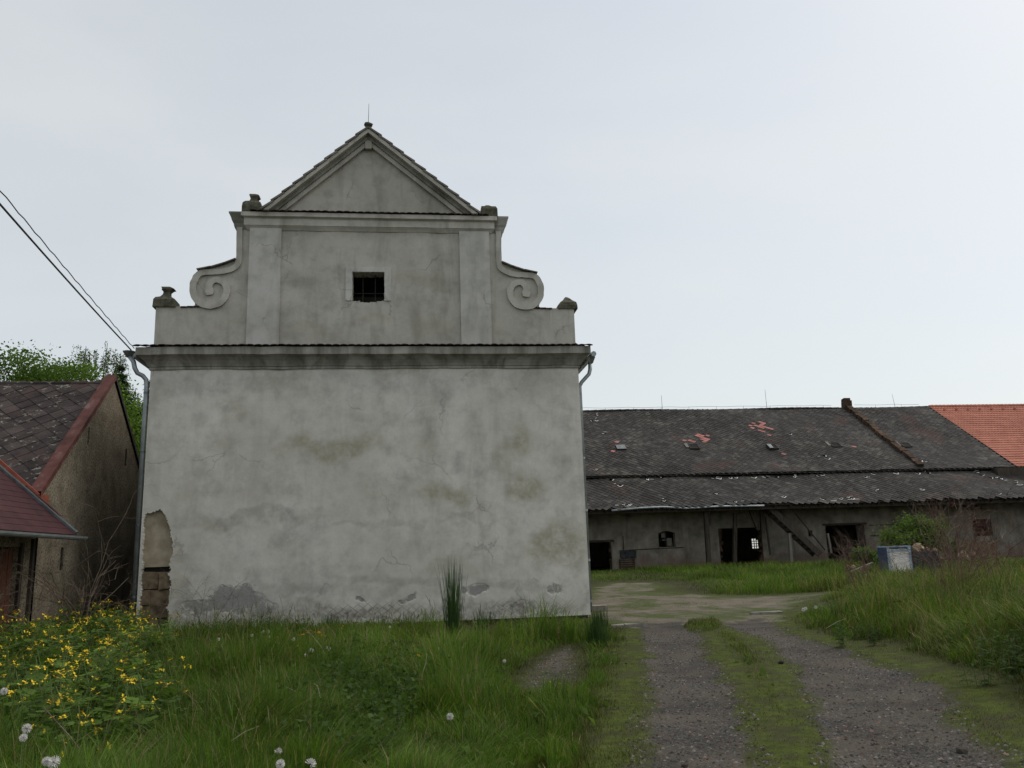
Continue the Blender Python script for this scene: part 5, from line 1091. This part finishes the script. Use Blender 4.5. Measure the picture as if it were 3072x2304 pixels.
# seed bearing stalks standing above the grass
q = np.stack([rng.uniform(-8, 13, 30000), 5 + 16 * rng.random(30000) ** 1.3], 1); hq, dq, _, lq, rq, nq = hfield(q[:, 0], q[:, 1]); okq = (hq > .14) & (lq | rq) & inframe(q[:, 0], q[:, 1], q[:, 0] * 0) & ~((q[:, 0] < XW + .2) & (q[:, 1] > 9)) & (q[:, 1] < 20.8) & (pdist(q[:, 0], q[:, 1], CEL) > 0); q, hq = q[okq][:2200], hq[okq][:2200]; n = len(q)
zq = gz(q[:, 0], q[:, 1]); hs = hq * rng.uniform(.95, 1.4, n) * np.where(q[:, 0] > 4, .85, 1.0) + .04; lx, ly = rng.normal(0, .16, n) * hs, rng.normal(0, .16, n) * hs; aw = rng.uniform(0, 6.28, n); wq = np.clip(.0011 + .00012 * q[:, 1], 0, .0035); vs = []
for t_, w_ in ((0, 1), (.45, .9), (.80, .8), (.86, 2.0), (.94, 1.8), (1.0, .3)):
    cx, cy_, cz_ = q[:, 0] + lx * t_ ** 2, q[:, 1] + ly * t_ ** 2, zq + hs * t_
    for s in (-1, 1): vs.append(np.stack([cx + s * np.cos(aw) * wq * w_, cy_ + s * np.sin(aw) * wq * w_, cz_], 1))
V = np.stack(vs, 1).reshape(-1, 3); T_ = (np.arange(n)[:, None, None] * 12 + np.array([[2 * k, 2 * k + 1, 2 * k + 3, 2 * k + 2] for k in range(5)])[None]).reshape(-1, 4); cs = np.where(rng.random(n)[:, None] < .45, np.array([.16, .135, .07]), np.array([.085, .115, .034])) * rng.uniform(.6, 1.3, n)[:, None]
link('seed_stalks', fast_mesh('seed_stalks', V, T_, M['grass'], np.repeat(cs, 12, 0)), label='thin flowering grass stalks standing above the meadow grass', cat='grass stalks', kind='stuff')

# ---------------------------------------------------------------- herbs
def lobed_leaf(r, c, d, nrm, l, nl=5):
    """pinnate leaf: pairs of rounded lobes and an end lobe; returns verts, faces"""
    d = d / np.linalg.norm(d); s = np.cross(nrm, d); s /= np.linalg.norm(s) + 1e-9; up = np.cross(d, s); v = []; f = []
    def lobe(o, dr, L, w):
        sd = np.cross(up, dr); k = len(v); v.extend([o, o + dr * L * .45 + sd * w, o + dr * L * .85 + sd * w * .7, o + dr * L, o + dr * L * .85 - sd * w * .7, o + dr * L * .45 - sd * w]); f.append(tuple(range(k, k + 6)))
    for i in range(nl // 2):
        o = c + d * l * (.25 + .3 * i)
        for sg in (-1, 1): dr = d * .6 + s * sg + up * r.uniform(-.15, .25); lobe(o, dr / np.linalg.norm(dr), l * (.38 - .05 * i), l * .14)
    lobe(c + d * l * .62, d + up * r.uniform(-.2, .1), l * .42, l * .18); return v, f
def plant_meshes(kind, seed):
    r = np.random.default_rng(seed); V = []; F_ = []; C = []; fl = MB(); st = MB()
    def addleaf(v, f_, col):
        n = len(V); V.extend(v); F_.extend([tuple(i + n for i in q) for q in f_]); C.extend([col] * len(v))
    if kind == 'celandine':
        for k in range(int(r.integers(6, 9))):
            a = r.uniform(0, 6.28); o = r.uniform(.05, .24); h = r.uniform(.30, .58); path = [np.array([0, 0, 0.]), np.array([math.cos(a) * o * .45, math.sin(a) * o * .45, h * .55]), np.array([math.cos(a) * o, math.sin(a) * o, h])]; st.tube(path, [.004, .0035, .0025], 4, False)
            for q in range(5):
                t_ = r.uniform(.2, .98); c = path[1] * 2 * t_ if t_ < .5 else path[1] + (path[2] - path[1]) * (2 * t_ - 1); b = r.uniform(0, 6.28); d = np.array([math.cos(b), math.sin(b), r.uniform(-.1, .35)])
                v, f_ = lobed_leaf(r, c, d, np.array([r.normal(0, .25), r.normal(0, .25), 1.0]), r.uniform(.09, .16)); g = r.uniform(.75, 1.25); addleaf(v, f_, np.array([.078, .132, .022]) * g)
            if r.random() < .40:
                for q in range(int(r.integers(2, 6))):
                    c = path[2] + np.array([r.normal(0, .019), r.normal(0, .019), r.uniform(.01, .045)]); st.tube([path[2], c], [.0018, .0014], 3, False); tl = r.normal(0, .5, 2)
                    for e in range(4):
                        b = e * 1.57 + r.uniform(0, .4); dr = np.array([math.cos(b), math.sin(b), tl[0] * math.cos(b) + tl[1] * math.sin(b) + .15]); sd = np.array([-math.sin(b), math.cos(b), 0]); fl.add([c, c + dr * .009 + sd * .007, c + dr * .019, c + dr * .009 - sd * .007], [(0, 1, 2, 3)])
    else:                                              # nettle: upright stems, opposite pairs of pointed leaves
        for k in range(int(r.integers(5, 9))):
            a = r.uniform(0, 6.28); o = r.uniform(.03, .22); h = r.uniform(.28, .55); b0 = np.array([math.cos(a) * o, math.sin(a) * o, 0]); tp = b0 * 1.35 + np.array([0, 0, h]); st.tube([b0, tp], [.004, .0025], 4, False); lv = int(h / .065)
            for q in range(lv):
                c = b0 + (tp - b0) * (q + 1) / lv; b = q * 1.57 + a; L = .10 * (1 - .45 * (q / lv) ** 2) * r.uniform(.8, 1.2)
                for sg in (0, math.pi):
                    d = np.array([math.cos(b + sg), math.sin(b + sg), r.uniform(-.35, .15)]); sd = np.array([-math.sin(b + sg), math.cos(b + sg), 0]); w = L * .30
                    v = [c, c + d * L * .3 + sd * w, c + d * L * .65 + sd * w * .7, c + d * L + np.array([0, 0, -.012]), c + d * L * .65 - sd * w * .7, c + d * L * .3 - sd * w]; addleaf(v, [(0, 1, 2, 3), (0, 3, 4, 5)], np.array([.042, .076, .014]) * r.uniform(.75, 1.3))
    me = bpy.data.meshes.new('leaves'); me.from_pydata([tuple(p) for p in V], [], F_); me.materials.append(M['herb']); a_ = me.attributes.new('col', 'FLOAT_COLOR', 'POINT'); a_.data.foreach_set('color', np.concatenate([np.array(C), np.ones((len(C), 1))], 1).astype(np.float32).ravel())
    return me, mesh('stems', st.v, st.f, M['stem']), (mesh('flowers', fl.v, fl.f, M['petal']) if fl.v else None)
CV = [plant_meshes('celandine', 100 + k) for k in range(6)]; NV = [plant_meshes('nettle', 200 + k) for k in range(5)]
def place_plant(variants, name, x, y, s, label, cat, group, flowers=True):
    z = float(gz(np.array([x]), np.array([y]))[0]); lv, stm, flw = variants[int(rng.integers(len(variants)))]
    root = empty(name, (x, y, z), label, cat, group); root.rotation_euler = (0, 0, rng.uniform(0, 6.28)); root.scale = (s, s, s)
    for nm, me in (('leaves', lv), ('stems', stm), ('flowers', flw if flowers else None)):
        if me is not None: link(nm, me, root, kind='stuff' if nm == 'flowers' else None)
def scatter(poly, n, seed, mind):
    r = np.random.default_rng(seed); P = np.array(poly); lo, hi = P.min(0), P.max(0); out = []; k = 0
    while len(out) < n and k < n * 60:
        k += 1; q = r.uniform(lo, hi)
        if pip(np.array([q[0]]), np.array([q[1]]), poly)[0] and all((q[0] - a) ** 2 + (q[1] - b) ** 2 > mind ** 2 for a, b in out) and not (q[0] < XW + .35 and q[1] > 9): out.append(tuple(q))
    return out
for x, y in scatter(CEL, 150, 1, .23): place_plant(CV, 'celandine_plant', x, y, rng.uniform(.8, 1.5), 'leafy celandine plant with small yellow flowers in the left foreground', 'wildflower', 'celandine patch in the left foreground')
for poly, k, sd, lab, grp in ((NET, 40, 2, 'dark green nettle in the patch at the bottom centre left', 'nettles at the bottom of the picture'), (NET2, 7, 3, 'dark green nettle behind the bottom patch, amid tall grass', 'nettles amid the tall grass'), (NET3, 7, 4, 'dark green nettle on the verge at the right picture edge', 'nettles at the right edge'), (NET4, 14, 5, 'dark nettle below the yellow celandine at the bottom left', 'nettles below the celandine'), (NET5, 5, 6, 'dark leafy nettle on the right bank above the track', 'nettles on the right bank'), (NET6, 5, 7, 'dark leafy nettle where the right bank meets the yard', 'nettles by the yard')):
    for x, y in scatter(poly, k, sd, .22): place_plant(NV, 'nettle_plant', x, y, rng.uniform(.5, .95), lab, 'nettle', grp)
# low leafy undergrowth below the herbs
P = []
for poly, k in ((CEL, 14000), (NET, 2500), (NET4, 1200), (NET2, 900)):
    A = np.array(poly); q = rng.uniform(A.min(0), A.max(0), (k * 3, 2)); q = q[pip(q[:, 0], q[:, 1], poly)][:k]; q = q[~((q[:, 0] < XW + .2) & (q[:, 1] > 9))]; P.append(np.concatenate([q, (gz(q[:, 0], q[:, 1]) + .42 * rng.random(len(q)) ** .8)[:, None]], 1))
P = np.concatenate(P); link('undergrowth', leaf_mesh('undergrowth', P, .055, green(len(P), (.030, .058, .014), (.062, .105, .026), np.ones(len(P)), 5), M['leaf'], .1, 5, .8), label='low leafy undergrowth between the herbs in the foreground', cat='undergrowth', kind='stuff')

q = np.stack([rng.uniform(-9, 14, 90000), 5 + 17 * rng.random(90000) ** 1.4], 1); hq, dq, dpq, lq, rq, nq = hfield(q[:, 0], q[:, 1]); okq = ((hq > .07) & ((lq) | (rq)) | (hq > .03) & (rng.random(90000) < .12)) & (fbm(q[:, 0] * 1.3, q[:, 1] * 1.3, 31, 3) > .5) & inframe(q[:, 0], q[:, 1], q[:, 0] * 0) & ~((q[:, 0] < XW + .2) & (q[:, 1] > 9)) & (q[:, 1] < 20.9)
q, hq = q[okq][:24000], hq[okq][:24000]; P = np.concatenate([q, (gz(q[:, 0], q[:, 1]) + hq * .85 * rng.random(len(q)))[:, None]], 1)
link('broadleaf_weeds', leaf_mesh('broadleaf_weeds', P, .03 + .09 * rng.random(len(P)) ** 2, green(len(P), (.040, .070, .014), (.080, .125, .026), .7 + .6 * rng.random(len(P)), 15), M['leaf'], -.1, 15, .5), label='scattered broad leaved weeds among the meadow grass', cat='weeds', kind='stuff')
# ---------------------------------------------------------------- reed like tufts
def tuft(x, y, n, h, spread, seed, label, dark=1.0):
    r = np.random.default_rng(seed); z = float(gz(np.array([x]), np.array([y]))[0]); a = r.uniform(0, 6.28, n); o = r.random(n) ** .7 * spread; V = []; F_ = []; C = []
    for k in range(n):
        b = np.array([math.cos(a[k]) * o[k] * .6, math.sin(a[k]) * o[k] * .6, 0]); hh = h * r.uniform(.3, 1.0) ** .8; l = np.array([math.cos(a[k]), math.sin(a[k]), 0]) * r.uniform(0, .14) * hh + r.normal(0, .035, 3) * np.array([1, 1, 0]); w = r.uniform(.007, .013); s = np.array([math.cos(a[k] + 1.57 + r.normal(0, .6)), math.sin(a[k] + 1.57 + r.normal(0, .6)), 0]) * w / 2; i = len(V)
        for t_ in (0, .5, .85): p = b + l * t_ ** 2 + np.array([0, 0, hh * t_]); ww = 1 - .5 * t_; V += [p - s * ww, p + s * ww]
        V.append(b + l + np.array([0, 0, hh])); F_ += [(i, i + 1, i + 3, i + 2), (i + 2, i + 3, i + 5, i + 4), (i + 4, i + 5, i + 6)]; C += [np.array([.030, .058, .018]) * r.uniform(.6, 1.5) * dark] * 7
    me = bpy.data.meshes.new('reed_tuft'); me.from_pydata([tuple(p) for p in V], [], F_); me.materials.append(M['reed']); at_ = me.attributes.new('col', 'FLOAT_COLOR', 'POINT'); at_.data.foreach_set('color', np.concatenate([np.array(C), np.ones((len(C), 1))], 1).astype(np.float32).ravel())
    return link('reed_tuft', me, None, (x, y, z), label=label, cat='grass tuft')
p = onZ(980 * K, 1398 * K); tuft(p[0], p[1], 230, 1.72, .30, 1, 'tall upright dark reed tuft standing before the granary wall', 1.2)
p = onZ(1038 * K, 1372 * K); tuft(p[0], p[1], 110, .55, .22, 2, 'short dark grass tuft right of the tall reed tuft')
p = onZ(1290 * K, 1396 * K); tuft(p[0], p[1], 240, .62, .34, 3, 'spreading grass tuft near the granary corner beside the track')
p = onZ(1300 * K, 1352 * K); tuft(p[0], p[1], 130, .42, .26, 4, 'low dark grass tuft at the granary corner')
p = onZ(712 * K, 1372 * K); tuft(p[0], p[1], 120, .42, .35, 5, 'dark grass tuft against the foot of the granary wall')
for k, (tx_, hh_t) in enumerate(((420, .4), (500, .3), (575, .35), (650, .32), (820, .38), (880, .42), (1090, .34), (1180, .22))): tuft(onZ(tx_ * K, 1372 * K)[0], 20.55 - .3 * (k % 3), 46, hh_t, .26, 40 + k, ['ragged grass tuft below the left grey wall patch', 'low grass tuft below the middle of the grey wall patch', 'grass tuft at the right end of the grey wall patch', 'grass tuft at the wall foot left of the wire lattice', 'grass tuft at the wall foot right of the wire lattice', 'grass tuft at the wall foot left of the reed tuft', 'grass tuft at the wall foot below the dark plaster spot', 'small grass tuft at the wall foot near the granary corner'][k], 1.5)
p = onZ(1835 * K, 1345 * K); tuft(p[0], p[1], 90, .4, .6, 6, 'dark green tuft on the right bank above the moss verge')
# p = onZ(2130 * K, 1520 * K); tuft(p[0], p[1], 160, .45, .35, 7, 'grey green tuft low at the right picture edge')
# ---------------------------------------------------------------- dandelions
r_ = np.random.default_rng(77)
def down_head(seed, part=1.0):
    r = np.random.default_rng(seed); V = []; F_ = []; n = 95
    for k in range(n):
        z = 1 - 2 * (k + .5) / n; a = k * 2.39996
        if part < 1 and (z < -.1 or math.cos(a) > part * 1.1): continue
        d = np.array([math.sqrt(1 - z * z) * math.cos(a), math.sqrt(1 - z * z) * math.sin(a), z]); s = np.cross(d, r.normal(size=3)); s /= np.linalg.norm(s); u = np.cross(d, s); c = d * r.uniform(.88, 1.0); i = len(V); w = .085
        V += [d * .12, c + s * w, c + u * w, c - s * w, c - u * w, c * 1.04]; F_ += [(i + 5, i + 1, i + 2), (i + 5, i + 2, i + 3), (i + 5, i + 3, i + 4), (i + 5, i + 4, i + 1), (i, i + 1, i + 3)]
    return mesh('seed_head', V, F_, M['seed'])
DH = [down_head(1), down_head(2), down_head(3, .55)]
cm = MB(); cm.loft([[(r * math.cos(k * .785), r * math.sin(k * .785), z) for k in range(8)] for r, z in ((.10, -.25), (.22, -.1), (.18, .1), (.05, .2))]); CORE = mesh('receptacle', cm.v, cm.f, M['bark'])
def dand(x, y, zt, rad, kind, label, group):
    rad *= r_.uniform(.7, 1.0)
    p = onZ(x, y, zt + float(gh(*onZ(x, y, zt)[:2]))); gzv = float(gz(np.array([p[0]]), np.array([p[1]]))[0]); root = empty('dandelion_clock' if kind < 9 else 'dandelion_flower', (p[0], p[1], gzv), label, 'dandelion', group)
    off = r_.normal(0, .03, 2); MB().tube([(p[0] + off[0], p[1] + off[1], gzv), (p[0] + off[0] * .4, p[1] + off[1] * .4, (gzv + p[2]) / 2), p], [.0035, .003, .0025], 5, False).put('stem', M['stem'], root)
    hd = clone(proto(DH[kind] if kind < 9 else YH), 'seed_head' if kind < 9 else 'flower_head', p, root, (r_.normal(0, .25), r_.normal(0, .25), r_.uniform(0, 6)), (rad,) * 3)
    hd['_w'] = [float(a) for a in p]
    if kind < 9: clone(proto(CORE), 'receptacle', p, root, None, (rad,) * 3)
ym = MB()
for ring_, (rr_, zz, nn_) in enumerate(((1.0, .1, 22), (.75, .22, 18), (.45, .34, 12), (.2, .42, 6))):
    for k in range(nn_): a = k * 6.283 / nn_ + ring_ * .3; d = np.array([math.cos(a), math.sin(a), 0]); s = np.array([-math.sin(a), math.cos(a), 0]) * .11; ym.add([d * rr_ * .25 + np.array([0, 0, zz - .1]), d * rr_ * .6 + s + np.array([0, 0, zz + .05]), d * rr_ + np.array([0, 0, zz]), d * rr_ * .6 - s + np.array([0, 0, zz + .05])], [(0, 1, 2, 3)])
ym.loft([[(r * math.cos(k * 1.047), r * math.sin(k * 1.047), z) for k in range(6)] for r, z in ((.1, -.35), (.3, -.15), (.3, .1))]); YH = mesh('flower_head', ym.v, ym.f, M['dpetal'])
for x, y, k in ((12, 2074, 0), (80, 2186, 0), (70, 2213, 1), (162, 2287, 0), (140, 2284, 1), (841, 2292, 0), (931, 2294, 2), (834, 2256, 2)):
    lab = {12: 'white dandelion clock cut by the left picture edge', 80: 'upper of two large dandelion clocks at the bottom left', 70: 'lower of two large dandelion clocks at the bottom left', 162: 'right one of the pair of dandelion clocks at the bottom edge', 140: 'left one of the pair of dandelion clocks at the bottom edge', 841: 'round dandelion clock at the bottom edge below the tall grass', 931: 'half blown dandelion clock at the bottom edge', 834: 'half blown dandelion clock above the round one'}[x]
    dand(x, y, .62, .031, k, lab, 'large dandelion clocks along the bottom edge')
for x, y in ((656, 1918), (756, 1906), (790, 1896), (805, 1895), (807, 1911), (840, 1930), (880, 1918), (934, 1951), (985, 1945), (917, 1966), (1169, 1881)): dand(x, y, .34, .036, int(r_.integers(0, 2)), 'small white dandelion clock in the grass before the granary wall', 'dandelion clocks before the granary wall')
for x, y in ((1426, 1867), (1317, 1947), (1386, 1945), (1513, 1983), (1350, 2150)): dand(x, y, .26, .034, int(r_.integers(0, 2)), 'small white dandelion clock near the tall reed tuft', 'dandelion clocks near the reed tuft')
for x, y in ((2597, 1725), (2607, 1724), (2619, 1726), (2742, 1756), (2417, 1826), (2447, 1822), (2410, 1829)): dand(x, y, .36, .045, 0, 'white dandelion clock on the right grass bank', 'dandelion clocks on the right bank')
for x, y in zmap([(20, 345), (60, 340), (110, 300), (118, 343), (235, 345), (320, 338), (490, 365), (480, 380), (530, 405), (570, 345), (625, 362), (600, 378), (640, 368), (545, 410), (580, 460), (570, 485), (825, 460), (415, 515), (270, 498), (95, 505), (200, 670), (870, 347), (890, 340), (930, 325), (945, 300), (965, 305), (1000, 318), (1045, 322), (1090, 332), (1070, 293), (1070, 348), (1100, 360), (855, 350), (1280, 258), (1268, 280), (1730, 558), (1700, 600), (2028, 552), (1780, 660)], 640, 1800, 3.292): dand(x, y, .30, .040, 9, 'yellow dandelion in the grass before the granary wall', 'yellow dandelions before the granary wall')
for x, y in ((1652, 2046), (1677, 2051)): dand(x, y, .13, .028, 9, 'one of two yellow dandelions by the bare gravel patch', 'two dandelions by the gravel patch')
for x, y in ((1745, 1860), (1738, 1866), (1722, 1862)): dand(x, y, .1, .03, 9, 'yellow dandelion at the foot of the granary corner', 'dandelions at the granary corner')
# ---------------------------------------------------------------- dry stalks
def stalk(pts, zs, r0, label, mat='straw'):
    P = []
    for (x, y), z in zip(pts, zs): q = onZ(x * K, y * K, z); P.append(q)
    r0 *= .62
    Ym = np.mean([q[1] for q in P]); P = [onY(x * K, y * K, Ym) for x, y in pts]
    MB().tube(P, list(np.linspace(r0, r0 * .5, len(P))), 5).put('dry_stalk', M[mat], org=P[0], label=label, cat='stalk')
stalk([(906, 1477), (912, 1456), (920, 1432), (922, 1412)], [.35, .4, .45, .5], .008, 'short bleached stalk standing left of the reed tuft')
stalk([(732, 1462), (712, 1430), (692, 1395), (672, 1370), (655, 1356)], [.25, .3, .4, .5, .55], .007, 'long straw coloured stalk leaning before the granary wall')
stalk([(655, 1508), (640, 1495), (625, 1487), (612, 1480)], [.45, .5, .5, .55], .006, 'bent straw stalk in the tall grass, left of the upright one')
stalk([(696, 1522), (690, 1500), (686, 1482), (678, 1476)], [.4, .45, .5, .55], .008, 'upright broken straw stalk in the tall grass')
stalk([(565, 1470), (562, 1440), (561, 1420)], [.35, .45, .5], .005, 'thin pale stalk in the grass under the grey wall patch')
stalk([(205, 1664), (180, 1630), (150, 1590), (118, 1555), (95, 1528)], [.5, .55, .6, .65, .65], .009, 'long dark bare branch slanting through the celandine', 'twig')
stalk([(500, 1600), (530, 1580), (560, 1568)], [.5, .5, .5], .005, 'thin dry stalk crossing the tall grass at the lower left')
stalk([(480, 1560), (510, 1580), (545, 1605)], [.5, .5, .5], .005, 'thin brown stalk crossing under the other at the lower left', 'twig')
stalk([(2010, 1290), (2035, 1240), (2050, 1200)], [.6, .8, 1.0], .008, 'tall thin brown stalk on the right bank', 'twig')
stalk([(1935, 1360), (1925, 1300), (1918, 1262)], [.5, .7, .9], .007, 'thin dead stem on the right bank below the crate', 'redtwig')
stalk([(1875, 1360), (1868, 1310), (1864, 1275)], [.5, .7, .9], .007, 'thin dead stem left of the one below the crate', 'redtwig')
stalk([(1785, 1357), (1810, 1342), (1828, 1336)], [.4, .45, .5], .007, 'pale straw bent over the right bank tuft')
stalk([(2022, 1185), (2028, 1205), (2034, 1222)], [1.2, 1.1, 1.0], .014, 'short white bleached stalk against the dry shrubs at right')
for k in range(46):
    yy = r_.uniform(11, 27); xx = 4.6 + .44 * (yy - 5.5) + r_.uniform(.8, 5.0); z = float(gh(xx, yy)); h = r_.uniform(.6, 1.25); l = r_.normal(0, .12, 2); m = MB(); p0_ = np.array([xx, yy, z]); m.tube([p0_, p0_ + np.array([l[0] * .4, l[1] * .4, h * .6]), p0_ + np.array([l[0], l[1], h])], [.005, .004, .002], 4, False)
    for q in range(5): t_ = r_.uniform(.5, 1); s = p0_ + np.array([l[0] * t_, l[1] * t_, h * t_]); m.tube([s, s + np.array([r_.normal(0, .09), r_.normal(0, .09), r_.uniform(.04, .14)])], [.0025, .0015], 3, False)
    m.put('dead_weed', M['redtwig' if k % 3 else 'twig'], org=p0_, label='thin dead brown weed stem on the right grass bank', cat='weed', group='dead weed stems on the right bank')
for o in list(bpy.data.objects):
    if '_w' in o.keys(): del o['_w']
